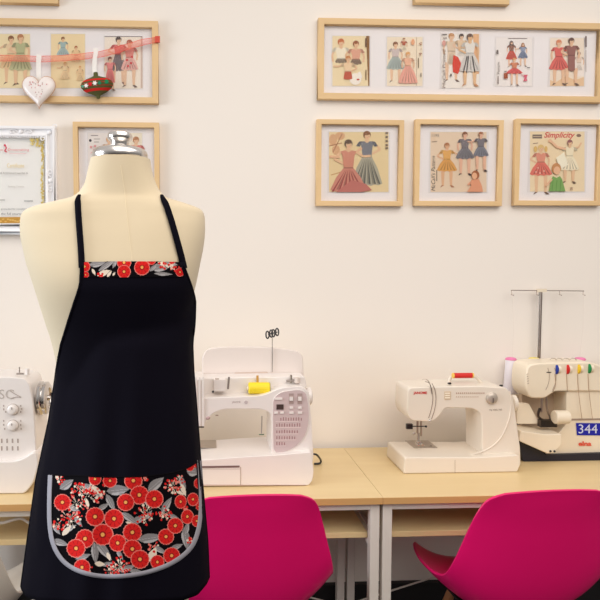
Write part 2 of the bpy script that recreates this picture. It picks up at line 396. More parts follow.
# --- three square frames on the right
def sq1():
    p = Print(329, 132, 388.5, 192, (238, 216, 170))
    for q in ((333, 140, 4, 6), (340, 136, 5, 4), (336, 150, 4, 5)): p.ell(q[0], q[1], q[2], q[3], (222, 178, 138))
    p.line((329, 146), (342, 143), .8, (176, 120, 90)); p.line((342, 134), (333, 152), .8, (176, 120, 90)); p.line((331, 175), (345, 171), .8, (206, 160, 110))
    p.fig(367, 131.5, 62, BR, (104, 112, 134), (168, 168, 156), hem=.86, hw=.19, foot=False, arms=('n', 'h'), waist=.40)
    for t in (-1.3, -.75, -.2, .4, 1, 1.5): p.poly([(367+t*2.2, 158), (367+t*9, 184), (367+t*9-1.6, 184)], (112, 114, 108))
    p.line((362, 148), (352, 155), 2.4, SK)
    p.fig(348.5, 140, 66, (76, 60, 58), (208, 132, 118), (206, 130, 120), hem=.77, hw=.21, foot=False, sleeve=False, arms=('h', 'o'), waist=.42)
    for t in (-.85, -.5, -.15, .2, .55, .9): p.poly([(348.5+t*3, 169), (348.5+t*17.5, 191.6), (348.5+t*17.5-2, 191.6)], (170, 92, 88))
    p.line((340, 157), (329.5, 156.5), 2.2, SK); p.poly([(336, 192), (362, 192), (372, 190), (366, 184), (352, 180)], (200, 128, 118))
    for y in (133, 137, 141, 145, 148): p.line((385.5, y), (388, y), 1.8, (130, 116, 104))
    return p
def sq2():
    p = Print(430.5, 132, 486.5, 192, (236, 214, 188)); p.poly([(431, 133), (436, 133), (436, 141), (431, 141)], (232, 208, 180))
    p.write('1195', 432, 134, 439, 137, (110, 92, 90)); p.line((431.5, 142), (437, 141.5), .8, (140, 110, 90))
    p.write("McCall's Pattern", 431.2, 156, 435.2, 191, (70, 58, 60), vertical=True, shear=.3); p.line((436.8, 170), (436.8, 181), .7, (90, 76, 70))
    p.fig(447, 143, 45, (170, 106, 66), (230, 168, 84), (226, 160, 78), hem=.62, hw=.175, skin=(232, 180, 140), arms=('h', 'o'), shoe=(170, 110, 80))
    p.fig(465, 132, 44, BR, (104, 102, 114), (106, 108, 122), hem=.60, hw=.165, shoe=(40, 36, 44), skin=(238, 184, 156))
    p.fig(481, 132, 40, (150, 92, 64), (104, 104, 118), (112, 120, 138), hem=.60, hw=.15, shoe=(40, 36, 44), skin=(238, 184, 156), arms=('o', 'n'))
    p.ell(475.5, 175, 4, 4.6, (172, 110, 76)); p.ell(474.5, 176, 2.7, 3.4, (240, 188, 150)); p.poly([(471, 180), (479, 179), (482, 186), (483, 191.8), (467, 191.8), (471, 186)], (232, 166, 132)); p.line((471, 182), (468, 185), 1.8, (232, 170, 138)); return p
def sq3():
    p = Print(530, 131.5, 584.5, 191.5, (244, 224, 188))
    p.write('Simplicity', 544, 132, 575, 139.5, (214, 86, 88), shear=.35, bold=.02); p.poly([(532.5, 134.5), (542, 134.5), (542, 138.5), (532.5, 138.5)], (136, 120, 110)); p.line((533, 136.5), (541.5, 136.5), .5, (232, 214, 184))
    p.ell(578.8, 135.5, 2.4, 1.6, (150, 124, 110)); p.line((533, 143.5), (538, 143), .8, (170, 140, 120))
    p.fig(541, 145, 50, (226, 190, 122), (226, 140, 122), (224, 104, 96), hem=.60, hw=.175, arms=('h', 'd'), waist=.34, foot=True)
    p.ell(535.5, 149, 1.8, 3, (226, 190, 122)); p.ell(546, 149, 1.6, 3, (226, 190, 122))
    for q in ((536, 172), (540, 173), (544, 171), (538, 168)): p.ell(q[0], q[1], .8, .8, (248, 210, 190), 6)
    p.fig(570, 140, 44, (130, 74, 84), (246, 236, 208), (248, 240, 214), hem=.68, hw=.17, arms=('n', 'u'), lean=-.02)
    p.path([(566, 149), (557, 147), (551, 141)], 2.2, (240, 196, 162)); p.ell(550, 140.6, 1.6, 1.8, (240, 196, 162))
    p.poly([(556, 158), (564, 152), (568, 165), (560, 169)], (250, 244, 222))
    p.ell(556.5, 168.5, 4.6, 5.6, (206, 150, 104)); p.ell(557, 170.5, 3.3, 4.2, (240, 194, 158))
    p.poly([(553, 176), (556.5, 178), (560, 176), (562, 179), (565.5, 191.3), (549, 191.3), (551.5, 179)], (136, 178, 106))
    for t in (552, 556, 560): p.line((t+1, 180), (t, 191), .6, (104, 150, 84))
    p.line((552, 179), (546, 186), 2, (240, 196, 162)); p.write('W', 570, 187, 573, 190.5, (120, 60, 50)); return p
picture(317, 119, 403, 206, 'square oak frame with print of two ladies in full pink and grey skirts', 4.8, [sq1()], windows=[(329,132,388.5,192)])
picture(416, 119, 502, 206, 'square oak frame with print of girls in an orange dress and two blue-grey dresses', 4.8, [sq2()], windows=[(430.5,132,486.5,192)])
picture(516.5, 118.5, 601.5, 205.5, 'square oak frame with print of three small children, one in green, red title on top', 4.8, [sq3()], windows=[(530,131.5,584.5,191.5)])
# --- frame behind the dress form
def sq0():
    p = Print(88, 133, 142, 193, (246, 236, 214)); p.poly([(88, 133), (112, 133), (112, 193), (88, 193)], (240, 232, 226))
    p.line((91, 135.5), (98, 135.5), .8, (150, 140, 136)); p.ell(90.3, 140.5, 1.4, 1.4, (80, 76, 80)); p.line((94, 139), (100, 139), .7, (170, 160, 150)); p.line((94, 142), (99, 142), .7, (170, 160, 150))
    p.fig(136, 137, 52, (176, 112, 72), (220, 110, 110), (224, 120, 120), hem=.7, hw=.14); p.fig(109, 137, 46, (214, 150, 90), (226, 170, 130), (226, 150, 120), hem=.7, hw=.14)
    for q in ((91, 147), (94, 150), (92, 153), (95, 146)): p.ell(q[0], q[1], 1.3, 1.3, (232, 170, 168), 8)
    return p
picture(72.5, 121.5, 159.5, 209, 'square oak frame on the wall behind the silver cap of the dress form', 4.8, [sq0()], windows=[(88,133,142,193)])

# --- ornate white frame with certificate
WORN = mat('ornate_white_lacquer', (250, 248, 248), .4, coat=.2)
a = at(-72, 124, -.03); b = at(57, 235, -.03)
t = thing('certificate_frame', ((a.x+b.x)/2, 0, b.z), 'ornate white frame holding a gold-bordered certificate beside the dress form shoulder', 'picture frame')
X0, X1, Z0, Z1 = a.x, b.x, b.z, a.z
def ring_rect(g, o, w, y0, y1, m):
    A = (X0+o, X1-o, Z0+o, Z1-o)
    def rail(pa, pb, pc_, pd):
        vs = [(q[0], y0, q[1]) for q in (pa, pb, pc_, pd)]+[(q[0], y1, q[1]) for q in (pa, pb, pc_, pd)]
        g.add(vs, [(0,1,2,3),(7,6,5,4),(0,4,5,1),(2,6,7,3),(1,5,6,2),(3,7,4,0)], m)
    O = [(A[0],A[2]),(A[1],A[2]),(A[1],A[3]),(A[0],A[3])]; I = [(A[0]+w,A[2]+w),(A[1]-w,A[2]+w),(A[1]-w,A[3]-w),(A[0]+w,A[3]-w)]
    for k in range(4): l = (k+1) % 4; rail(O[k], O[l], I[l], I[k])
g = G(); ring_rect(g, 0, .038, -.020, -.001, WORN); ring_rect(g, .002, .010, -.030, -.018, WORN); ring_rect(g, .028, .006, -.026, -.018, WORN)
for k in range(46):                                  # beaded inner edge
    x = X0+.036+(X1-X0-.072)*k/45
    for z in (Z0+.036, Z1-.036): g.ball((x, -.021, z), .0028, WORN, 8)
for k in range(36):
    z = Z0+.036+(Z1-Z0-.072)*k/35
    for x in (X0+.036, X1-.036): g.ball((x, -.021, z), .0028, WORN, 8)
part(g, 'frame', t, bevel=.002)
g = G()
def scroll(cx, cz, sx, ang):
    for sg in (-1, 1):
        pts = []
        for k in range(22):
            th = k/21*2.6*PI; r = .013*(1-k/24)
            u = sg*(.013+.013-r*math.cos(th)); v = r*math.sin(th)*.7
            pts.append((cx+u*math.cos(ang)-v*math.sin(ang), -.0235, cz+u*math.sin(ang)+v*math.cos(ang)))
        g.tube(pts, .0018, WORN, 6)
    g.ball((cx, -.023, cz), .007, WORN, 10, (1, .6, 1))
for c in ((X0+.2*(X1-X0), Z1-.02, 0), (X0+.72*(X1-X0), Z1-.02, 0), (X0+.86*(X1-X0), Z0+.02, 0), (X0+.3*(X1-X0), Z0+.02, 0), (X1-.02, (Z0+Z1)/2, PI/2), (X0+.02, (Z0+Z1)/2, PI/2), (X1-.022, Z1-.022, PI/4), (X1-.022, Z0+.022, -PI/4)): g = G(); scroll(c[0], c[1], 1, c[2]); part(g, 'scrollwork', t)
p = Print(-60, 135, 44, 224, (253, 251, 246), Y=-.006)
rg = random.Random(3)
for k in range(60):                                  # marbled gold border
    y = 136+k*1.45
    p.ell(42.5+rg.uniform(-1.3, 1), y, rg.uniform(.5, 1.5), rg.uniform(.8, 2.0), rg.choice([(232, 208, 128), (240, 226, 170), (224, 196, 110)]), 7)
for k in range(50): p.ell(30+rg.uniform(0, 14), 136+rg.uniform(0, 14)*rg.random(), rg.uniform(.6, 1.6), rg.uniform(.6, 1.6), rg.choice([(236, 214, 136), (244, 232, 186), (228, 202, 120)]), 7)
p.poly([(-60, 135), (44, 135), (44, 137.2), (-60, 137.2)], (240, 224, 168))
p.poly([(-60, 217.5), (20.5, 217), (20.5, 223), (-60, 223.5)], (196, 146, 66))
for k in range(26): p.ell(-40+k*2.4, 220+rg.uniform(-2, 2), 1.4, .9, (226, 184, 104), 6)
p.write('Dressmaking', 8, 148.5, 29, 151.5, (216, 110, 116)); p.path([(5, 145), (6.5, 148), (4.6, 151), (7, 152)], 1.1, (214, 60, 84)); p.ell(4.8, 145.2, 1.1, 1.1, (214, 60, 84)); p.line((-10, 150), (3, 150), .7, (220, 140, 140)); p.line((9, 153.6), (26, 153.6), .4, (228, 170, 170))
p.write('Certificate', 7, 163.5, 24, 167.5, (230, 204, 140)); p.write('of Achievement awarded to', 0, 171.7, 28, 174.2, (150, 140, 136)); p.write('Sewing Course', 8, 185.5, 24, 188, (190, 180, 172))
p.line((-4, 200), (5, 200), .6, (150, 146, 140)); p.line((24, 201), (33, 201), .7, (90, 88, 90)); p.write('presented for completing', 1, 208, 28, 210.4, (120, 116, 116)); p.write('the full course', 1, 212.5, 22, 215, (130, 126, 126))
o = p.build(t); o.name = 'certificate'
g = G(); w = .036; g.add([(X0+w, -.012, Z0+w), (X1-w, -.012, Z0+w), (X1-w, -.012, Z1-w), (X0+w, -.012, Z1-w)], [(0,1,2,3)], GLASS); part(g, 'glass', t, smooth=None)

# ------------------------------------------------------------------ ribbon garland and ornaments
def ribbon(g, pts, half, m, me=None, Y=-.027, wav=.0015):
    n = len(pts); C = [at(x, y, Y) for x, y in pts]; rows = []
    for i in range(n):
        d = C[min(i+1, n-1)]-C[max(i-1, 0)]; d.normalize(); nrm = Vector((-d.z, 0, d.x))
        rows.append([C[i]+nrm*half*t+Vector((0, math.sin(i*.8+t)*wav, 0)) for t in (-1, -.82, 0, .82, 1)])
    vs = [p for r in rows for p in r]
    for k in range(4):
        g.add(vs, [(i*5+k, i*5+k+1, (i+1)*5+k+1, (i+1)*5+k) for i in range(n-1)], me if (me and k in (0, 3)) else m)
def smoothpath(P, n=8):
    out = []
    for i in range(len(P)-1):
        p0 = P[max(i-1, 0)]; p1 = P[i]; p2 = P[i+1]; p3 = P[min(i+2, len(P)-1)]
        for k in range(n):
            t = k/n; out.append(tuple(.5*((2*p1[j])+(-p0[j]+p2[j])*t+(2*p0[j]-5*p1[j]+4*p2[j]-p3[j])*t*t+(-p0[j]+3*p1[j]-3*p2[j]+p3[j])*t**3) for j in range(len(p1))))
    out.append(tuple(P[-1])); return out
g = G(); ribbon(g, smoothpath([(159.5, 39), (140, 43), (120, 49), (104, 53.5), (86, 56), (64, 58), (42, 59), (20, 58.3), (0, 58), (-40, 55), (-110, 44)]), .0098, SHEER, SHEERE)
g.box(at(155, 36, -.029), at(160, 43, -.022), SHEERE)
tag(g.build('ribbon', smooth=None), 'sheer red ribbon strung across the upper left long frame', 'ribbon')

# heart
g = G(); c = at(39, 92.5, -.036); n = 40
def heart(a): return (16*math.sin(a)**3/16, (13*math.cos(a)-5*math.cos(2*a)-2*math.cos(3*a)-math.cos(4*a)+2.5)/15)
HW = .050
for sgn in (-1, 1):
    vs = []; fs = []
    for j, (r, d) in enumerate(((1, 0), (.97, .35), (.85, .7), (.6, .93), (.3, 1), (.02, 1))):
        for k in range(n):
            x, z = heart(2*PI*k/n); vs.append((c.x+x*r*HW*1.05, c.y+sgn*d*.012, c.z+z*r*HW*1.06))
    for j in range(5):
        for k in range(n): l = (k+1) % n; fs.append((j*n+k, j*n+l, (j+1)*n+l, (j+1)*n+k))
    fs.append(tuple(5*n+k for k in range(n)))
    g.add(vs, fs, mat('white_glazed_heart', (244, 234, 228), .35, coat=.3))
t = thing('heart_ornament', (c.x, 0, c.z-.05), 'white embroidered heart ornament hanging on a white loop from the red ribbon', 'ornament')
part(g, 'heart', t)
g = G()
for k in range(n*2):
    pass
g.tube([(c.x+heart(2*PI*k/n)[0]*HW*1.06, c.y, c.z+heart(2*PI*k/n)[1]*HW*1.07) for k in range(n)], .0016, mat('copper_edge', (208, 168, 140), .4), 6, closed=True)
part(g, 'edging', t)
g = G(); rg = random.Random(5)
for k in range(34):
    u = rg.uniform(-.62, .62); v = rg.uniform(-.5, .62)
    if abs(u) > .62*(v+.75): continue
    for q in range(1): g.ball((c.x+u*HW*.9, c.y-.0118, c.z+v*HW*.85+.004), .0021, rg.choice([pc((214, 140, 136)), pc((176, 150, 140)), pc((206, 90, 96))]), 6, (rg.uniform(.5, 1), .5, rg.uniform(.6, 1.3)))
part(g, 'beads', t, 'tiny pink and grey beads')
g = G()
ribbon(g, [(39, 54), (38.6, 60), (38.4, 66), (38.6, 72), (39, 80)], .0078, WRIB, Y=-.031, wav=.0006); part(g, 'hanging_ribbon', t, smooth=None)

# bauble
c = at(97, 85.5, -.04); t = thing('bauble_ornament', (c.x, 0, c.z-.04), 'olive green felt bauble ornament with red bands and white stars on the red ribbon', 'ornament')
OL = mat('olive_felt', (84, 84, 40), .9, bump=.3, bscale=900)
g = G(); prof = [(.002, -.043), (.006, -.041), (.007, -.034), (.014, -.030), (.030, -.023), (.044, -.014), (.052, -.003), (.0525, .004), (.047, .013), (.034, .021), (.016, .027), (.0075, .031), (.007, .041), (.004, .043)]
tilt = Matrix.Rotation(math.radians(-6), 3, 'Y')
g.lathe([(r, h) for r, h in prof], c, tilt@Vector((0, 0, 1)), OL, 36)
for v in g.v: v.y = c.y+(v.y-c.y)*.42
part(g, 'body', t)
def rad(h):
    for (r0, h0), (r1, h1) in zip(prof, prof[1:]):
        if h0 <= h <= h1: return r0+(r1-r0)*(h-h0)/(h1-h0)
    return .01
g = G(); R_ = pc((204, 40, 34))
for hc, hh in ((.014, .0033), (-.017, .0036), (.004, .0008), (-.006, .0008)):
    vs = []
    for k in range(33):
        a = PI+PI*k/32
        for s_ in (-1, 1):
            h = hc+s_*hh; r = rad(h)+.0012; q = tilt@Vector((math.cos(a)*r, math.sin(a)*r*.42-.0004, h)); vs.append(c+q)
    g.add(vs, [(2*k, 2*k+2, 2*k+3, 2*k+1) for k in range(32)], R_ if hh > .002 else pc((176, 60, 40)))
part(g, 'band', t, 'red braid bands', smooth=None)
g = G()
def star(u, v, r, cc, npt=6, inner=.5):
    x = u; rr = rad(v); y = -math.sqrt(max(0, 1-(u/rr)**2))*rr*.42-.0022
    pts = [Vector((x+r*(1 if k % 2 == 0 else inner)*math.cos(PI*k/npt), y, v+r*(1 if k % 2 == 0 else inner)*math.sin(PI*k/npt))) for k in range(2*npt)]
    g.add([c+tilt@q for q in pts], [tuple(range(2*npt))], pc(cc))
star(-.032, -.003, .0085, (246, 240, 234)); star(-.003, .001, .009, (246, 240, 234)); star(-.018, .000, .006, (214, 30, 40), 8, .95)
star(.012, .000, .006, (40, 120, 84), 8, .9); star(.034, .004, .0075, (34, 130, 84), 8, .85); star(-.044, -.003, .005, (90, 160, 130), 8, .85)
part(g, 'stars', t, 'white stars and red and green sequins', smooth=None)
g = G(); ribbon(g, [(96, 48), (95.5, 54), (94.6, 60), (94.4, 66), (94.6, 74)], .007, WRIB, Y=-.032, wav=.0006); part(g, 'hanging_ribbon', t, smooth=None)

# ------------------------------------------------------------------ tables
ZT = .75
seam = on_z(383, 497.5, ZT); XS = seam.x; YT = seam.y
def table(x0, x1, label):
    t = thing('work_table', ((x0+x1)/2, (YT-.02)/2, 0), label, 'table', 'oak-topped work tables along the wall')
    g = G(); g.box((x0, YT, ZT-.019), (x1, -.022, ZT), TOPW)
    part(g, 'tabletop', t, bevel=.0006, smooth=False, seg=2)
    g = G(); g.box((x0, YT-.0012, ZT-.0185), (x1, YT, ZT-.001), EDGE); part(g, 'edge_band', t, smooth=False)
    L = .026; yb = -.05
    for x in (x0+.004, x1-.004-L):
        for y in (YT+.012, yb-L):
            g = G(); g.box((x, y, 0), (x+L, y+L, ZT-.0195), STEEL); part(g, 'leg', t, bevel=.002, smooth=False, seg=2)
    g = G()
    for y in (YT+.014, yb-L+.002): g.box((x0+.004+L, y, ZT-.0195-.020), (x1-.004-L, y+.022, ZT-.0195), STEEL)
    for x in (x0+.006, x1-.006-.022): g.box((x, YT+.012+L, ZT-.0195-.02), (x+.022, yb-L, ZT-.0195), STEEL); g.box((x, YT+.012+L, .600), (x+.022, yb-L, .618), STEEL)
    part(g, 'frame_rail', t, bevel=.001, smooth=False, seg=2)
    g = G(); g.box((x0+.028, YT+.045, .6185), (x1-.028, yb-.002, .634), TOPW); part(g, 'shelf', t, bevel=.001, smooth=False)
    g = G(); g.tube([(x0+.03, yb-.01, .22), (x1-.03, yb-.01, .56)], .003, STEEL, 8); g.tube([(x0+.03, yb-.016, .56), (x1-.03, yb-.016, .22)], .003, STEEL, 8)
    part(g, 'cross_brace', t); return t
table(-.72, XS-.0004, 'oak-topped white-framed table on the left, carrying the machine with the open lid')
table(XS+.0004, XS+1.2, 'oak-topped white-framed table on the right, under the smaller ivory sewing machine')

# ------------------------------------------------------------------ shell chairs
def shell_chair(loc, rz, label, m, group=None, ws=.80):
    t = thing('shell_chair', loc, label, 'chair', group, rz)
    rows = [((.215,.415),(.195,.470),.130), ((.20,.440),(.185,.505),.155), ((.12,.44),(.12,.518),.180), ((.03,.432),(.045,.525),.196), ((-.06,.432),(-.03,.538),.206),
            ((-.125,.445),(-.10,.556),.211), ((-.172,.482),(-.152,.582),.212), ((-.198,.55),(-.178,.628),.203), ((-.215,.64),(-.192,.690),.186), ((-.228,.73),(-.206,.748),.170),
            ((-.238,.785),(-.221,.790),.156), ((-.243,.815),(-.231,.810),.140), ((-.246,.829),(-.238,.822),.112)]
    rr = smoothpath([(c[0], c[1], e[0], e[1], w) for c, e, w in rows], 3); nu = 25
    def Pt(i, j):
        r = rr[j]; u = -1+2*i/(nu-1); k = abs(u)**2.1
        return Vector((r[4]*math.copysign(abs(u)**.92, u), r[0]+(r[2]-r[0])*k, r[1]+(r[3]-r[1])*k))
    g = G(); g.grid(Pt, nu, len(rr), m)
    o = g.build('seat_shell', t, smooth=True, solid=.007, local=True, offset=0)
    md = o.modifiers.new('bev', 'BEVEL'); md.width = .003; md.segments = 3; md.limit_method = 'ANGLE'; md.angle_limit = math.radians(50)
    for sx in (-1, 1):
        for sy in (-1, 1):
            g = G(); a = Vector((sx*.085, sy*.085-.01, .41)); b = Vector((sx*.175, sy*.185-.01, .0))
            g.lathe([(.008, 0), (.0125, .01), (.0135, .2), (.0095, .44), (.008, (b-a).length)], a, b-a, BEECH, 18); g.build('leg', t, local=True)
    g = G(); K = .14
    q = {}
    for sx in (-1, 1):
        for sy in (-1, 1):
            f = .33; q[sx, sy] = Vector((sx*(.085+.09*f), sy*(.085+.1*f)-.01, .41*(1-f)))
    for a, b in (((-1,-1),(1,-1)), ((-1,1),(1,1)), ((-1,-1),(-1,1)), ((1,-1),(1,1)), ((-1,-1),(1,1)), ((-1,1),(1,-1))): g.tube([q[a], q[b]], .0035, BLACKP, 8)
    g.build('strut_frame', t, local=True)
    g = G(); g.box((-.1, -.1, .408), (.1, .08, .416), BLACKP); g.build('seat_plate', t, local=True); return t
shell_chair((.126, -.39, 0), math.radians(1.5), 'magenta plastic shell chair in the middle, its back squarely to the camera', PINK, 'magenta shell chairs')
rc = shell_chair((.850, -.395, 0), math.radians(3), 'magenta plastic shell chair at lower right, with a beech leg showing at its left', PINK, 'magenta shell chairs')
rc.scale = (1.07, 1.0, 1.0)
shell_chair((-.66, -.44, 0), math.radians(0), 'off-white plastic shell chair barely showing at the lower left corner', BEIGEC)

# ------------------------------------------------------------------ dress form
YC = -.985
TL = [(160,91.5,150.5),(170,89,152),(183,86,156),(192,81,161),(198,73,168),(201.5,60,180),(205,44,191),(208.5,32,200),(213,24.5,204),(221,22,205),(235,22.5,205),(250,26,203),(265,30,200),(285,37,196),(305,43,191),(325,49,187),(345,55,185),(380,60,181),(430,54,186),(480,44,191),(530,40,192),(580,42,190),(640,48,186)]
TB = [.050,.052,.054,.056,.058,.062,.066,.069,.073,.079,.090,.100,.110,.116,.108,.098,.092,.085,.095,.110,.115,.112,.105]
TR = []
for (py, l, r), b in zip(TL, TB):
    a = at(l, py, YC); c = at(r, py, YC); TR.append((a.z, a.x, c.x, b))
def tring(z):
    if z >= TR[0][0]: return TR[0][1:]
    for p, q in zip(TR, TR[1:]):
        if q[0] <= z <= p[0]:
            f = (p[0]-z)/(p[0]-q[0]); return tuple(p[k]+(q[k]-p[k])*f for k in (1, 2, 3))
    return TR[-1][1:]
def apex(l, r, z): return l+(r-l)*(.5 if z > 1.46 else .56)
NE = 2.5
def tfront(x, z, pad=0):
    l, r, b = tring(z); xa = apex(l, r, z); l -= pad; r += pad; b += pad
    u = (x-xa)/((r-xa) if x > xa else (xa-l)); u = min(1, abs(u))
    return YC-b*max(0, 1-u**NE)**(1/NE)
t = thing('dress_form', ((TR[9][1]+TR[9][2])/2, YC, 0), 'cream dress form with silver neck cap wearing a black apron', 'dress form')
g = G(); n = 56
rings = smoothpath([(z, l, r, b) for z, l, r, b in TR], 2)
def TP(i, j):
    z, l, r, b = rings[j]; a = 2*PI*i/n; xa = apex(l, r, z); c_, s_ = math.cos(a), math.sin(a)
    e = 2/NE; x = math.copysign(abs(c_)**e, c_); y = math.copysign(abs(s_)**e, s_)
    return Vector((xa+x*((r-xa) if x > 0 else (xa-l)), YC+y*b*(1 if y < 0 else .8), z))
g.grid(TP, n, len(rings), LINEN, True)
g.f.append([k for k in range(n-1, -1, -1)]); g.m.append(0); g.f.append([(len(rings)-1)*n+k for k in range(n)]); g.m.append(0)
part(g, 'torso', t)
# centre seam and neck seam
g = G(); nx = (TR[2][1]+TR[2][2])/2
g.tube([(nx+.006+(k*.0006), tfront(nx+.006+k*.0006, z, .0)-.0002, z) for k, z in enumerate([TR[1][0]-.004*q for q in range(40)])], .0005, mat('seam_thread', (224, 208, 178), .9), 6)
part(g, 'seam', t)
capc = at(121.5, 157, YC); g = G()
g.lathe([(.036,-.005),(.044,-.003),(.0480,.004),(.0484,.010),(.0460,.0155),(.040,.0195),(.029,.0225),(.018,.024),(.0150,.026),(.0150,.030),(.0175,.0335),(.0210,.0365),(.0218,.041),(.0195,.0465),(.013,.0495),(.004,.0505)], (at(120, 157, YC).x, YC, TR[0][0]-.001), (0, 0, 1), mat('polished_aluminium', (224, 219, 214), .22, metal=1), 48)
part(g, 'neck_cap', t, 'polished silver cap')
g = G(); g.cyl((capc.x, YC, TR[-1][0]-.005), (capc.x, YC, .18), .0125, CHROME); g.cyl((capc.x, YC, TR[-1][0]+.002), (capc.x, YC, TR[-1][0]-.03), .03, BLACKP); part(g, 'pole', t)
for k in range(3):
    a = 2*PI*k/3+.5; g = G(); d = Vector((math.cos(a), math.sin(a), 0))
    g.tube([Vector((capc.x, YC, .22))+d*.01, Vector((capc.x, YC, .17))+d*.09, Vector((capc.x, YC, .05))+d*.2, Vector((capc.x, YC, .013))+d*.25], .011, CHROME, 12); part(g, 'foot', t)

# ------------------------------------------------------------------ apron
AE = [(262, 80, 184), (268, 80, 185.5), (285, 79, 192), (300, 74, 196), (320, 67.5, 195.5), (345, 60, 193.5), (370, 55.5, 194.5), (420, 48, 198.5), (480, 35, 203), (540, 26.5, 208.5), (588, 20, 210.5), (600, 20, 210.5)]
def aedge(py):
    for p, q in zip(AE, AE[1:]):
        if p[0] <= py <= q[0]:
            f = (py-p[0])/(q[0]-p[0]); return p[1]+(q[1]-p[1])*f, p[2]+(q[2]-p[2])*f
    return AE[-1][1:]
def lerp_t(py, T):
    for p, q in zip(T, T[1:]):
        if p[0] <= py <= q[0]: return p[1]+(q[1]-p[1])*(py-p[0])/(q[0]-p[0])
    return T[-1][1]
BT = [(255, .0), (285, .055), (345, .10), (420, .115), (480, .128), (610, .138)]
def apt(px, py, off=0):
    """point of the apron cloth seen at px,py; off lifts it towards the room"""
    l, r = aedge(min(max(py, 262), 600)); s = (px-l)/(r-l); u = (s-.56)/(.44 if s > .56 else .56); u = max(-1, min(1, u))
    B = lerp_t(py, BT); bulge = (1-abs(u)**2.3)**(1/1.7)
    fold = .0035*math.sin(px*.16+py*.012)*min(1, max(0, (py-330)/150))*bulge
    Yap = YC-.012-B*bulge-fold+ (.03*max(0, (abs(u)-.9)/.1)**2 if py > 330 else 0)
    Y = Yap
    for _ in range(4):
        q = at(px, py, Y); Y = min(Yap, tfront(q.x, q.z, .004)-.0035)
    return at(px, py, Y-off)
def hem(s):
    T = [(0, 586), (.015, 592), (.04, 597.5), (.10, 601), (.3, 604), (.6, 604), (.85, 600.5), (.93, 595), (.98, 584), (1, 576)]
    return lerp_t(s, T)
t = thing('apron', (capc.x, YC, TR[-1][0]), 'black halter apron with red floral pocket and bib band, worn by the dress form', 'apron')
g = G(); NU, NV = 61, 64
us = [.5-.5*math.cos(PI*i/(NU-1)) for i in range(NU)]
def AP(i, j):
    s = us[i]; py = 262+(hem(s)-262)*j/(NV-1); l, r = aedge(py)
    return apt(l+(r-l)*s, py)
g.grid(AP, NU, NV, BLACKC)
part(g, 'panel', t, solid=.0018, offset=0)
g = G()
for k, W in ((0, 0), (1, 1)):
    pts = []
    for j in range(40):
        py = 266+(hem(k)-266-2)*j/39; l, r = aedge(py); pts.append(apt((l+1.2) if k == 0 else (r-1.2), py, .0012))
    g.tube(pts, .0016, BLACKC, 8)
part(g, 'hemmed_edge', t)

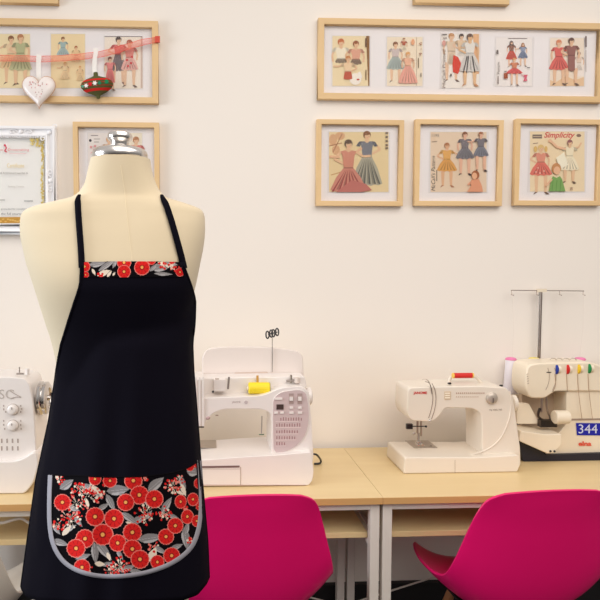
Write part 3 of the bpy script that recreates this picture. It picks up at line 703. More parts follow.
# printed cloth drawn in cloth coordinates and laid over the bent surface
RED = mat('print_red', (210, 34, 32), .9, spec=.1); DRED = mat('print_dark_red', (150, 22, 30), .9, spec=.1); CEN = mat('print_yellow_centre', (238, 170, 90), .9, spec=.1); PNK = mat('print_pink_rim', (226, 128, 116), .9, spec=.1)
GRY = mat('print_grey_leaf', (134, 130, 130), .9, spec=.1); LGR = mat('print_light_leaf', (178, 174, 174), .9, spec=.1); CRM = mat('print_cream', (228, 212, 192), .9, spec=.1)
class Cloth:
    """printed cloth: the drawing is painted into the small faces of the cloth's own bent mesh"""
    def __init__(s, x0, y0, x1, y1, d, test, bgm):
        s.x0, s.y0, s.d = x0, y0, d; s.nx = int((x1-x0)/d); s.ny = int((y1-y0)/d); s.test = test
        s.c = [[bgm]*s.nx for _ in range(s.ny)]
    def poly(s, pts, m, lvl):
        ys = [p[1] for p in pts]; n = len(pts)
        for j in range(max(0, int((min(ys)-s.y0)/s.d)), min(s.ny, int((max(ys)-s.y0)/s.d)+1)):
            y = s.y0+(j+.5)*s.d; xs = []
            for i in range(n):
                (xa, ya), (xb, yb) = pts[i-1], pts[i]
                if (ya > y) != (yb > y): xs.append(xa+(xb-xa)*(y-ya)/(yb-ya))
            xs.sort()
            for a, b in zip(xs[::2], xs[1::2]):
                for i in range(max(0, math.ceil((a-s.x0)/s.d-.5)), min(s.nx, math.floor((b-s.x0)/s.d-.5)+1)): s.c[j][i] = m
    def mesh(s, off):
        g = G(); idx = {}
        def vid(i, j):
            if (i, j) not in idx: idx[i, j] = len(g.v); g.v.append(apt(s.x0+i*s.d, s.y0+j*s.d, off))
            return idx[i, j]
        for j in range(s.ny):
            for i in range(s.nx):
                if s.test((s.x0+(i+.5)*s.d, s.y0+(j+.5)*s.d)):
                    g.f.append([vid(i, j), vid(i+1, j), vid(i+1, j+1), vid(i, j+1)]); g.m.append(g.mi(s.c[j][i]))
        return g
    def flower(s, x, y, r, seed=0, sx=1):
        rg = random.Random(seed)
        ph = rg.random()*6
        def rim(rad_, wob, n=54): return [(x+sx*rad_*(1+wob*math.cos(17*a+ph))*math.cos(a), y+rad_*(1+wob*math.cos(17*a+ph))*math.sin(a)) for a in [2*PI*k/n for k in range(n)]]
        s.poly(rim(r*1.02, .035, 54), PNK, 4); s.poly(rim(r*.93, .035, 54), RED, 5)
        for k in range(9):
            a = 2*PI*k/9+ph*.3; q = [(x+sx*r*.35*math.cos(a), y+r*.35*math.sin(a)), (x+sx*r*.8*math.cos(a-.06), y+r*.8*math.sin(a-.06)), (x+sx*r*.8*math.cos(a+.06), y+r*.8*math.sin(a+.06))]
            s.poly(q, DRED, 6)
        s.poly(rim(r*.34, 0, 10), DRED, 6.9); s.poly(rim(r*.2, 0, 8), CEN, 7.3)
    def leaf(s, x, y, L, W, ang, m=None, vein=True, lvl=1):
        m = m or GRY; c, d = math.cos(ang), math.sin(ang)
        def T(u, v): return (x+u*c-v*d, y+u*d+v*c)
        up = [T(L*(-1+2*k/10), W*math.sin(PI*(k/10)**.8)) for k in range(11)]; dn = [T(L*(-1+2*k/10), -W*math.sin(PI*(k/10)**.8)) for k in range(10, -1, -1)]
        s.poly(up+dn[1:-1], m, lvl)
        if vein: s.poly([T(-L, -.12), T(L*.9, -.12), T(L*.9, .22), T(-L, .22)], LGR if m is GRY else GRY, lvl+1)
        if vein and m is GRY: s.poly(up[2:-2]+[T(L*.6, W*.4), T(-L*.6, W*.45)], LGR, lvl+1.2)
    def berries(s, x, y, R, n, seed):
        rg = random.Random(seed)
        for k in range(n):
            a = rg.uniform(0, 2*PI); r = R*math.sqrt(rg.random()); px, py = x+r*math.cos(a), y+r*math.sin(a)
            s.poly([(x, y), (px-.3, py), (px+.3, py)], CRM, 2)
            rr = rg.uniform(.9, 1.5); s.poly([(px+rr*math.cos(q), py+rr*math.sin(q)) for q in [2*PI*j/7 for j in range(7)]], rg.choice([RED, RED, RED, PNK, CRM]), 3)
def in_poly_clip(test, centre):
    def f(pts):
        out = []
        for p in pts:
            if test(p): out.append(p); continue
            lo, hi = 0., 1.
            for _ in range(12):
                mid = (lo+hi)/2; q = (centre(p)[0]+(p[0]-centre(p)[0])*mid, centre(p)[1]+(p[1]-centre(p)[1])*mid)
                if test(q): lo = mid
                else: hi = mid
            out.append((centre(p)[0]+(p[0]-centre(p)[0])*lo, centre(p)[1]+(p[1]-centre(p)[1])*lo))
        return out
    return f
# pocket outline in photo pixels
PO = smoothpath([(49, 475), (48.2, 500), (48.6, 525), (52, 544), (60, 559), (72, 569), (88, 575), (106, 577.5), (130, 576.5), (154, 571.5), (176, 562), (192, 548), (199.5, 530), (202.2, 508), (202, 484), (200.5, 460)], 5)
PT = smoothpath([(200.5, 460), (185, 469), (165, 474), (140, 476.5), (110, 477), (80, 476), (49, 475)], 5)
def inside(p, poly):
    x, y = p; r = False; n = len(poly)
    for i in range(n):
        x1, y1 = poly[i]; x2, y2 = poly[i-1]
        if (y1 > y) != (y2 > y) and x < (x2-x1)*(y-y1)/(y2-y1)+x1: r = not r
    return r
PC = (125, 520); PO2 = PO+PT[1:-1]
cl = Cloth(46, 458, 208, 580, .45, lambda p: inside(p, PO2), PRINTC)
K = lambda x, y: (20+x/3, 440+y/3)
leaves = [(295,150,32,14,-.1),(272,188,26,9,1.1),(140,133,22,12,-.6),(408,132,28,13,-.7),(358,238,20,9,-.3),(122,308,24,9,.3),(225,340,30,10,1.5),(252,332,34,11,.9),(392,294,34,13,-.15),(498,298,32,11,1.4),(190,350,22,8,-.3),(520,95,18,13,.1),(330,235,28,9,.6),(470,320,20,7,-.4),(440,195,26,9,-1.0),(488,130,22,8,1.2),(112,195,18,6,1.3),(385,225,16,6,-.9),(320,385,26,8,-.3),(420,330,22,7,.5),(500,265,20,7,-1.3),(150,265,20,7,-.5),(265,372,20,6,-.2),(160,205,20,7,.4),(350,395,22,7,.2),(445,375,20,7,-.6),(300,345,16,6,1.0),(205,140,20,7,.2),(385,190,18,7,.8),(250,200,18,7,-.5),(530,300,18,6,1.4),(110,270,16,6,.9),(460,230,16,6,.3),(175,245,18,6,.9),(232,160,22,7,.9),(310,165,14,5,.4)]
for i, (x, y, L, W, a) in enumerate(leaves):
    X, Y = K(x, y); cl.leaf(X, Y, L/2.7, W/2.7, a)
for x, y, L, W, a in [(398,343,24,12,-1.1),(140,272,20,8,-.8),(240,372,16,8,.1),(232,152,22,8,.7),(112,112,10,6,1.4),(490,150,20,7,1.2),(202,190,16,5,1.3),(266,350,14,6,1.2),(480,158,14,5,.5),(330,250,14,4,.3)]:
    X, Y = K(x, y); cl.leaf(X, Y, L/3, W/3, a, CRM, False, 1.5)
for i, (x, y, R, n_) in enumerate([(200,165,40,34),(235,160,18,14),(150,238,38,34),(115,252,18,14),(372,222,34,34),(430,215,26,22),(458,140,28,28),(300,378,36,34),(515,300,14,14),(270,395,22,14),(170,190,30,20),(180,150,30,20),(480,120,16,12),(120,120,14,10),(540,180,12,8),(400,320,16,10),(260,130,14,10),(375,110,14,9),(205,385,14,9),(480,380,10,6),(495,205,8,6)]):
    X, Y = K(x, y); cl.berries(X, Y, R/3, n_, i)
flw = [(127,187,24),(340,122,26),(358,165,27),(317,187,25),(403,177,26),(225,230,27),(282,236,28),(195,296,27),(248,284,31),(337,277,27),(293,309,25),(168,325,27),(337,327,27),(360,358,27),(186,382,24),(438,290,23),(466,257,23),(455,347,24),(482,185,20),(519,178,19),(502,230,21),(530,243,17),(535,130,15),(510,78,15),(532,72,12),(270,122,20),(225,117,18),(412,366,20),(536,200,10)]
for i, (x, y, r) in enumerate(flw):
    X, Y = K(x, y); cl.flower(X, Y, r/3*1.03, i, .86 if x > 475 else 1)
pk = part(cl.mesh(.0026), 'pocket', t, 'floral pocket printed with red blossoms and grey leaves', smooth=True)
g = G(); g.tube([apt(p[0], p[1], .0026) for p in PT], .0011, PRINTC, 6); part(g, 'pocket_hem', t)
# grey binding
g = G(); q1 = []; q2 = []
for i, p in enumerate(PO):
    a = Vector(PO[max(i-1, 0)]); b = Vector(PO[min(i+1, len(PO)-1)]); d = (b-a).normalized(); nrm = Vector((-d.y, d.x))
    c0 = Vector(p); w1 = 2.0
    if (Vector(PC)-c0).dot(nrm) < 0: nrm = -nrm
    q1.append(c0-nrm*1.2); q2.append(c0+nrm*3.4)
vs = []
for a, b in zip(q1, q2):
    for k, o_ in ((0, .001), (.12, .0044), (.5, .0056), (.88, .0048), (1, .0034)):
        c0 = a.lerp(b, k); vs.append(apt(c0.x, c0.y, o_))
g.add(vs, [(i*5+k, i*5+k+1, (i+1)*5+k+1, (i+1)*5+k) for i in range(len(q1)-1) for k in range(4)], TRIMC)
part(g, 'pocket_binding', t, 'grey bias binding around the pocket')
# bib band
BTOP = lambda x: 261.2+1.0*abs((x-134)/50)**2; BBOT = lambda x: 277.2
bl = lambda y: 84.2; br = lambda y: 179+(y-261)*.33
def binside(p): return bl(p[1]) < p[0] < br(p[1]) and BTOP(p[0]) < p[1] < BBOT(p[0])
cl = Cloth(83, 260.5, 186, 278, .4, binside, PRINTC)
J = lambda x, y: (80+x/5.45, 250+y/5.45)
for x, y, L, W, a in [(95,75,45,18,-.15),(150,80,60,14,-.6),(440,95,55,22,-.1),(400,95,30,10,-.8),(455,130,50,10,.05),(190,70,30,10,-1.2),(500,75,35,12,.2)]:
    X, Y = J(x, y); cl.leaf(X, Y, L/5.45, W/5.45, a)
for x, y, L, W, a in [(130,125,40,16,-.4),(75,120,20,8,1.1),(160,130,22,8,-.9),(450,75,28,10,.3),(500,90,25,9,.9),(185,130,12,6,-.9)]:
    X, Y = J(x, y); cl.leaf(X, Y, L/5.45, W/5.45, a, CRM, False, 1.5)
for x, y, r in [(25,90,30),(240,68,38),(240,118,36),(338,95,42),(390,58,22),(545,120,24),(30,135,18)]:
    X, Y = J(x, y); cl.flower(X, Y, r/5.45, int(x))
cl.berries(*J(455, 75), 5, 14, 4); cl.berries(*J(510, 90), 6, 18, 6); cl.berries(*J(110, 135), 3, 6, 7)
part(cl.mesh(.0022), 'bib_band', t, 'narrow floral band across the bib')
# neck strap: up from the bib corners and round the back of the neck
strap = []
def sp(px, py, lift=.003):
    Y = YC
    for _ in range(4): q = at(px, py, Y); Y = tfront(q.x, q.z, .0)-lift
    return at(px, py, Y)
Lp = smoothpath([(82.2, 268), (81.6, 255), (80.6, 240), (79.2, 222), (78.2, 206), (78.4, 199), (79.8, 195.5)], 4)
Rp = smoothpath([(183.5, 268), (180.5, 255), (176.5, 240), (171.5, 222), (166.2, 206), (162.8, 199), (161.2, 195.5)], 4)
HWD = .0052
for P, sg in ((Lp, 1), (Rp, -1)):
    g = G(); vs = []
    for i, (x, y) in enumerate(P):
        hw_ = 2.9*min(1, max(.35, (y-191)/11)); a, b = sp(x-hw_, y), sp(x+hw_, y)
        vs += [a, (a+b)/2+Vector((0, -.0012, 0)), b]
    g.add(vs, [(i*3+k, i*3+k+1, (i+1)*3+k+1, (i+1)*3+k) for i in range(len(P)-1) for k in range(2)], BLACKC)
    part(g, 'neck_strap', t, solid=.0022, offset=1)
g = G(); A = sp(*Lp[-1]); Bq = sp(*Rp[-1]); vs = []; m_ = 24
for k in range(m_+1):
    a = PI*k/m_; c0 = (A+Bq)/2; rx = (Bq-A).length/2-.001
    for dz in (-.006, .006): vs.append(Vector((c0.x-rx*math.cos(a), A.y+.006+math.sin(a)*.085, A.z+dz*(.3+.9*math.sin(a))-.004+.012*math.sin(a))))
g.add(vs, [(2*k, 2*k+1, 2*k+3, 2*k+2) for k in range(m_)], BLACKC); part(g, 'neck_loop', t, solid=.002)

# ------------------------------------------------------------------ sewing machines
def pz(px, py, Y): p = at(px, py, Y); return p
# --- ivory machine in the middle right
def janome():
    base = on_z(404, 474, ZT); Y0 = base.y; Yb = Y0+.165; c = at(455, 474, Y0)
    t = thing('sewing_machine', (c.x, (Y0+Yb)/2, ZT), 'compact ivory sewing machine with red brand name and small dial, red bobbin thread on top', 'sewing machine')
    YA = Y0+.030; YAb = Y0+.145
    g = G()
    g.prism(P2(rnd([(403.5,474.5,3),(405,457.5,2.5),(478,457.5,1),(519,455,3),(521.5,463,6),(516,474.5,5)]), Y0), Y0, Yb, IVORY)
    pg = part(g, 'base', t, bevel=.005)
    # slope of the free end: side face visible on the left
    g = G()
    up = [(408,387.5,5),(440,386.5,2),(480,386,2),(506,387.5,7),(512,394,6),(515,408,8),(518,430,8),(520.5,448,4),(521,462,2),(482,462,2),(482,446,6),(482,424,4),(481,413,7),(473,408.5,6),(445,408,3),(438,418,3),(432,422,4),(412,421,3),(408,416,3),(407,410,3)]
    g.prism(P2(rnd(up, 3), YA), YA, YAb, IVORY)
    part(g, 'body', t, bevel=.007, seg=4)
    # raised curved moulding on the column
    g = G(); pts = smoothpath([(510,391),(511,408),(507,425),(499,440),(486,450),(466,456)], 6)
    g.tube([at(x, y, YA-.001) for x, y in pts], .0018, IVORY, 8); part(g, 'moulding', t)
    # take-up slots
    g = G()
    for P in ([(425,381.5),(430,384),(432.5,394),(432.5,403),(430.5,412),(428.5,418)], [(432,383.5),(435,390),(436,399),(434.5,410),(431.5,419)]):
        g.tube([at(x, y, YA-.0006) for x, y in smoothpath(P, 5)], .0008, mat('slot_dark', (128, 100, 86), .6), 6)
    part(g, 'thread_slot', t)
    g = G(); g.tube([at(x, y, YA-.003) for x, y in smoothpath([(422,379.6),(426,379.4),(429,382),(431,388),(432,394)], 5)], .0012, BRUSH, 8); part(g, 'take_up_lever', t); g = G(); g.ball(at(430, 420.5, YA-.004), .004, CHROME, 10); part(g, 'thread_hook', t)
    g = G(); write(g, 'JANOME', 413.5, 391.5, 427, 394.9, YA-.0009, pc((206, 52, 52)), bold=.03); part(g, 'brand_name', t, 'red brand lettering', smooth=None)
    g = G(); a = P2([(444.5,391.5),(450.5,399.5)], YA); g.box((a[0][0], YA-.0014, a[1][1]), (a[1][0], YA+.002, a[0][1]), mat('guide_chart', (206, 182, 150), .6))
    for k in range(3): b = P2([(445,392.6+k*2.3),(450,393.8+k*2.3)], YA-.0016); g.box((b[0][0], YA-.0018, b[1][1]), (b[1][0], YA-.0013, b[0][1]), pc((246, 236, 216)))
    for k in range(15):
        q = P2([(456+k*1.95,392.4),(457+k*1.95,393.9)], YA); g.box((q[0][0], YA-.0008, q[1][1]), (q[1][0], YA+.001, q[0][1]), pc((190, 164, 146)))
        if k < 12: q = P2([(456+k*1.95,396.2),(456.8+k*1.95,397.4)], YA); g.box((q[0][0], YA-.0008, q[1][1]), (q[1][0], YA+.001, q[0][1]), pc((204, 182, 164)))
    part(g, 'stitch_chart', t, smooth=False)
    dc = at(491.5, 398, YA); g = G(); g.lathe([(.0185, 0), (.0185, .003), (.0165, .0045), (.0165, .008), (.014, .0105), (.006, .0112)], dc+Vector((0, .001, 0)), (0, -1, 0), mat('dial_grey', (196, 184, 170), .35, metal=.4), 32)
    g.box((dc.x-.0016, dc.y-.0125, dc.z-.013), (dc.x+.0016, dc.y-.009, dc.z+.002), mat('dial_mark', (110, 98, 90), .5)); part(g, 'dial', t, 'grey stitch dial')
    g = G(); write(g, 'my style 100', 489.5, 408.8, 502, 411, YA-.0009, pc((120, 100, 90))); part(g, 'model_name', t, smooth=None)
    # handle, spool pin, top details
    g = G(); Yh = YA+.06
    g.tube([at(x, y, Yh) for x, y in smoothpath([(449,386),(449.5,380),(452,376.5),(458,376),(472,376),(476,377),(480,381),(482,385)], 5)], .0052, IVORY, 10); part(g, 'handle', t)
    g = G()
    for x, y in ((449.5, 384.3), (501, 386.6)): g = G(); g.ball(at(x, y-1, YA+.03), .0045, BLACKP, 10, (1.5, 1, .7)); part(g, 'thread_guide', t, 'black thread guide')
    g = G(); hc = at(511.5, 403, YA+.06); g.lathe([(.022, 0), (.026, .003), (.026, .014), (.021, .017)], hc+Vector((-.004, 0, 0)), (1, 0, 0), IVORY, 32); part(g, 'handwheel', t)
    # needle bar, presser foot, plate
    Yn = YA+.045
    g = G(); a = at(417.5, 419, Yn); b = at(417.5, 433, Yn); g.cyl(a, b, .0035, BRUSH); g.cyl(b, at(417.5, 441, Yn), .0009, CHROME)
    a = at(421, 419, Yn+.012); g.cyl(a, at(421, 436, Yn+.012), .003, BRUSH)
    g.cyl(at(410, 426.3, Yn-.004), at(425, 426.3, Yn-.004), .0016, BLACKP); g.box(at(407, 424.3, Yn-.009), at(411.5, 428.2, Yn+.002), BLACKP); g.ball(at(426, 426.5, Yn-.004), .0036, BLACKP, 10)
    g.ball(at(414, 433.5, Yn-.002), .0055, BRUSH, 12, (1, .5, 1)); part(g, 'needle_bar', t)
    g = G(); p = at(418.5, 442.5, Yn); g.box((p.x-.006, p.y-.008, p.z-.001), (p.x+.006, p.y+.006, p.z+.003), CHROME)
    for s_ in (-1, 1): g.box((p.x+s_*.006-.003, p.y-.020, p.z-.004), (p.x+s_*.006+.003, p.y+.012, p.z-.001), CHROME)
    g.cyl((p.x, p.y, p.z), (p.x+.002, p.y+.004, p.z+.03), .003, BRUSH); part(g, 'presser_foot', t)
    zt = at(440, 457.5, Y0).z
    q = [on_z(*k, zt+.0012) for k in ((405,440.5),(428,440.3),(437.5,447.5),(414,448))]
    g = G(); g.add([tuple(v) for v in q]+[(v.x, v.y, v.z-.002) for v in q], [(0,1,2,3),(7,6,5,4),(0,4,5,1),(1,5,6,2),(2,6,7,3),(3,7,4,0)], BRUSH)
    e = on_z(431, 446, zt+.002); g.cyl(e, e+Vector((0, 0, .0008)), .0022, BLACKP); part(g, 'needle_plate', t, smooth=False)
    # table seam in the base
    g = G(); g.tube([at(x, y, Y0-.0002) for x, y in ((455,460),(455,473))], .0005, SEAM, 6); part(g, 'accessory_seam', t)
    for x in (408, 513): q = at(x, 474.5, Y0+.02); g = G(); g.cyl((q.x, q.y, ZT+.0005), (q.x, q.y, ZT+.004), .008, BLACKP); part(g, 'foot', t)
    # red spool resting on the handle
    a = at(452.5, 375.6, Yh-.014); b = at(473, 375.6, Yh-.014); s = thing('thread_spool', ((a.x+b.x)/2, a.y, a.z-.008), 'red thread spool lying on top of the ivory machine', 'thread spool')
    L = b.x-a.x; g = G(); g.cyl((a.x+.004, a.y, a.z), (b.x-.004, a.y, a.z), .0082, mat('red_thread', (212, 34, 24), .6, nscale=900, stretch=(1, .01, .01))); part(g, 'thread', s)
    for e0, e1 in ((a, (a.x+.004, a.y, a.z)), ((b.x-.004, a.y, a.z), b)): g = G(); g.cyl(e0, e1, .0086, mat('gold_cap', (240, 196, 90), .5)); part(g, 'end_cap', s, 'yellow end cap')
janome()

# --- large white machine with open lid
def computer():
    base = on_z(290, 486, ZT); Y0 = base.y; Yb = Y0+.185; c = at(250, 486, Y0)
    t = thing('sewing_machine', (c.x, (Y0+Yb)/2, ZT), 'large white sewing machine with raised lid and pinkish control panel beside the dress form', 'sewing machine')
    YA = Y0+.022; YAb = Y0+.160
    g = G(); g.prism(P2(rnd([(178,486.5,2),(178,462,2),(240,457,1),(275,455,1),(311,452,1),(313.8,470,3),(313,480,5),(308,486.5,4)], 3), Y0), Y0, Yb, WHITEP)
    part(g, 'base', t, bevel=.005, seg=3)
    g = G()
    up = [(190,380,2),(204,380,1),(204,398,1),(262,396,8),(283,387,8),(303,386.5,5),(309,392,6),(311.5,420,10),(313.5,455,2),(313,462,0),(272,462,2),(271.5,440,6),(272,425,4),(271,413,8),(262,409,5),(224,409,5),(213,413,4),(206,421,4),(203,426,3),(190,426,2)]
    g.prism(P2(rnd(up, 3), YA), YA, YAb, WHITEP); part(g, 'body', t, bevel=.006, seg=4)
    # face plate stripes
    g = G()
    for x in (196, 199.5, 203): g.box(at(x-1, 377, YA-.004), at(x+1.2, 426, YA+.001), WHITEP); 
    part(g, 'face_plate', t, bevel=.001)
    # raised back lid
    YL = YAb-.018
    g = G(); g.prism(P2(rnd([(202.5,382,2),(202,357,6),(207,349,6),(225,346.5,20),(262,346.8,20),(286,349,10),(299,351.5,5),(303,356,5),(304,382,2)], 4), YL), YL, YL+.012, mat('lid_plastic', (232, 220, 212), .35, coat=.2))
    part(g, 'lid', t, 'open top lid', bevel=.003)
    g = G(); g.prism(P2(rnd([(196,396),(196,378),(305,376.5),(307,388),(283,388),(262,396.5)], 2), YA+.05), YA+.05, YAb-.02, WHITEP)
    part(g, 'thread_well', t, bevel=.003)
    g = G(); q = P2(rnd([(234,383),(234,372.5),(268,371.5),(268,382.5)], 2), YA+.12); g.prism(q, YA+.1185, YA+.119, mat('lid_inner', (214, 192, 178), .5)); part(g, 'inner_guide_plate', t)
    # bits on top
    g = G()
    g.cyl(at(257.5, 384, YA+.04), at(257.5, 375.5, YA+.04), .0035, mat('amber_pin', (200, 150, 70), .5)); g.cyl(at(228, 389, YA+.02), at(229, 377, YA+.02), .003, mat('guide_grey', (130, 118, 112), .4)); 
    g.ball(at(213, 391.8, YA+.005), .0035, BLACKP, 10); g.box(at(214, 380, YA+.02), at(225, 389, YA+.05), WHITEP); g.cyl(at(215, 379, YA+.03), at(219, 379, YA+.03), .0015, SEAM)
    part(g, 'thread_guide', t)
    g = G(); k0 = at(291, 383, YA+.04); g.cyl((k0.x, k0.y, k0.z), (k0.x, k0.y, k0.z+.024), .0032, BRUSH); g.cyl((k0.x-.014, k0.y, k0.z+.006), (k0.x+.012, k0.y, k0.z+.009), .0035, mat('winder_grey', (150, 138, 130), .4)); g.cyl((k0.x+.018, k0.y, k0.z), (k0.x+.018, k0.y, k0.z+.016), .009, mat('winder_stop', (214, 200, 190), .4)); part(g, 'bobbin_winder', t)
    # thread mast with black loops
    g = G(); a = at(272.3, 372, YL-.004); b = at(272.3, 336, YL-.004); g.cyl(a, b, .0014, BRUSH)
    for dx, dz in ((-5, 1.2), (-1.3, 0), (.8, -.4), (4.6, -1.6)):
        cc = at(272.5+dx, 333.6+dz, YL-.004); g.tube([(cc.x+.0048*math.cos(q), cc.y+.004*math.sin(q), cc.z+.0105*math.sin(q)) for q in [2*PI*k/16 for k in range(16)]], .0022, BLACKP, 6, closed=True)
    g.cyl(at(268, 334.5, YL-.004), at(277.5, 332, YL-.004), .0018, BLACKP); part(g, 'thread_mast', t, 'thin mast with black wire loops')
    # control panel
    PANEL = mat('panel_pinkgrey', (206, 186, 184), .4)
    pan = rnd([(273,398.5,5),(281,392,8),(299,389.5,6),(306,392.5,6),(309,410,8),(308,428,10),(301,442,10),(289,450.5,8),(277,453.5,4),(273.5,449,4),(273,425,4)], 5)
    g = G(); g.prism(P2(pan, YA-.001), YA-.0022, YA+.001, PANEL); cp = part(g, 'control_panel', t, 'pinkish grey control panel')
    g = G(); g.tube([at(x, y, YA-.001) for x, y in pan], .0013, WHITEP, 6, closed=True); g.build('panel_rim', cp)
    g = G(); g.box(at(276.5, 404.5, YA-.004), at(283.5, 409.3, YA-.002), mat('lcd_dark', (74, 58, 54), .3)); g.build('display', cp, smooth=False)
    for x in (291.3, 299.8):
        g = G(); g.box(at(x-2.3, 393.5, YA-.0032), at(x+2.3, 404, YA-.002), mat('slider_slot', (172, 150, 144), .5)); g.box(at(x-1.6, 397, YA-.007), at(x+1.6, 400.5, YA-.003), WHITEP); g.build('slider', cp, smooth=False)
    for x, y, w in ((276,412.8,1.8),(282,412.8,1.8),(291.5,412.8,2),(300,412.8,2),(291.5,407.8,1.6),(300,407.8,1.6),(278.5,398.8,3.8)):
        g = G(); g.box(at(x-w, y-.9, YA-.005), at(x+w, y+.9, YA-.002), WHITEP); g.build('button', cp, bevel=.0006, smooth=False)
    g = G(); rg = random.Random(1)
    for j, (y, n_) in enumerate(((419, 9), (425, 10), (431.5, 9), (437.5, 8), (443.5, 4))):
        for k in range(n_):
            x = 276.5+k*2.55+(4 if j == 0 else 0)
            if x > 303: continue
            g.box(at(x, y-1.9*rg.uniform(.5, 1), YA-.0027), at(x+.7, y+1.6, YA-.002), pc((160, 116, 118)))
        g.box(at(275.5, y+2.4, YA-.0027), at(275.5+n_*2.55, y+2.7, YA-.002), pc((226, 208, 204)))
    o = g.build('stitch_chart', cp, smooth=False)
    g = G(); write(g, 'JANOME', 232, 401.2, 240.5, 403.4, YA-.0009, pc((170, 150, 146))); part(g, 'brand_name', t, smooth=None); g = G(); q = at(246, 402.3, YA-.0005); g.lathe([(.005, 0), (.005, .001)], q, (0, -1, 0), pc((200, 186, 184)), 16); part(g, 'logo', t, smooth=None); g = G()
    g.ball(at(208, 418, YA-.001), .0055, mat('screw_rose', (190, 160, 158), .4), 12, (1.2, .5, .9)); part(g, 'screw', t); g = G(); g.ball(at(217, 415.3, YA-.001), .003, pc((150, 120, 110)), 8, (1.6, .5, .5)); part(g, 'thread_hook', t)
    g = G(); hc = at(308.5, 396, YA+.05); g.lathe([(.023, 0), (.026, .003), (.026, .011), (.021, .015)], hc+Vector((-.006, 0, 0)), (1, 0, 0), WHITEP, 32); part(g, 'handwheel', t)
    # base details
    g = G(); g.box(at(200, 466.2, Y0-.0008), at(239.5, 467.2, Y0+.002), mat('slot_brown', (120, 96, 92), .6)); g.tube([at(240.5, 467, Y0-.0004), at(240.5, 485, Y0-.0004)], .0007, SEAM, 6); g.tube([at(200, 469, Y0-.0004), at(240, 469, Y0-.0004)], .0005, SEAM, 6)
    g.tube([at(200, 485, Y0-.0006), at(306, 485.2, Y0-.0006)], .0006, mat('base_line', (186, 140, 128), .6), 6); part(g, 'accessory_seam', t)
    zt = at(240, 458.5, Y0).z; q = [on_z(*k, zt+.0015) for k in ((199,440),(216,440),(216.5,447.5),(199,447.5))]
    g = G(); g.add([tuple(v) for v in q]+[(v.x, v.y, v.z-.002) for v in q], [(0,1,2,3),(7,6,5,4),(0,4,5,1),(1,5,6,2),(2,6,7,3),(3,7,4,0)], BRUSH); part(g, 'needle_plate', t, smooth=False)
    g = G(); a = at(197, 424, YA+.05); g.cyl(a, at(197, 436, YA+.05), .0032, BRUSH); g.cyl(at(196, 427, YA+.045), at(204, 427, YA+.045), .002, BLACKP); g.cyl(at(197, 436, YA+.05), at(197, 443, YA+.05), .001, CHROME); part(g, 'needle_bar', t)
    g = G(); a = at(261.5, 436, YAb-.03); g.cyl(at(261.5, 433.5, YAb-.035), at(262, 416, YAb-.035), .0016, mat('lever_grey', (170, 160, 156), .4)); g.cyl(at(259, 434.5, YAb-.035), at(264, 434.5, YAb-.035), .0015, mat('lever_green', (70, 120, 90), .5)); part(g, 'lever', t)
    # power lead
    a = at(314, 452, Yb-.04); z = ZT+.004
    cord = G(); cord.tube(smoothpath([tuple(at(311, 454, Yb-.05)), tuple(at(317, 455, Yb-.05)), tuple(on_z(321, 461, z)), tuple(on_z(319, 463.5, z)), tuple(on_z(314, 463.8, z))], 6), .0032, BLACKP, 8)
    part(cord, 'power_lead', t, 'black power lead')
    a = at(248.5, 388, YA+.03); b = at(269.5, 388, YA+.03); s = thing('thread_spool', ((a.x+b.x)/2, a.y, a.z-.0165), 'large yellow thread spool in the white machine under its raised lid', 'thread spool')
    g = G(); g.cyl(a, b, .0165, mat('yellow_thread', (246, 220, 40), .6, nscale=900, stretch=(1, .01, .01)), n=32); part(g, 'thread', s)
    g = G(); g.cyl((b.x, b.y, b.z), (b.x+.0015, b.y, b.z), .0155, mat('spool_end', (170, 160, 90), .5)); part(g, 'spool_end', s); g = G(); g.cyl((a.x-.004, a.y, a.z), (a.x, a.y, a.z), .006, WHITEP); part(g, 'spool_core', s)
computer()

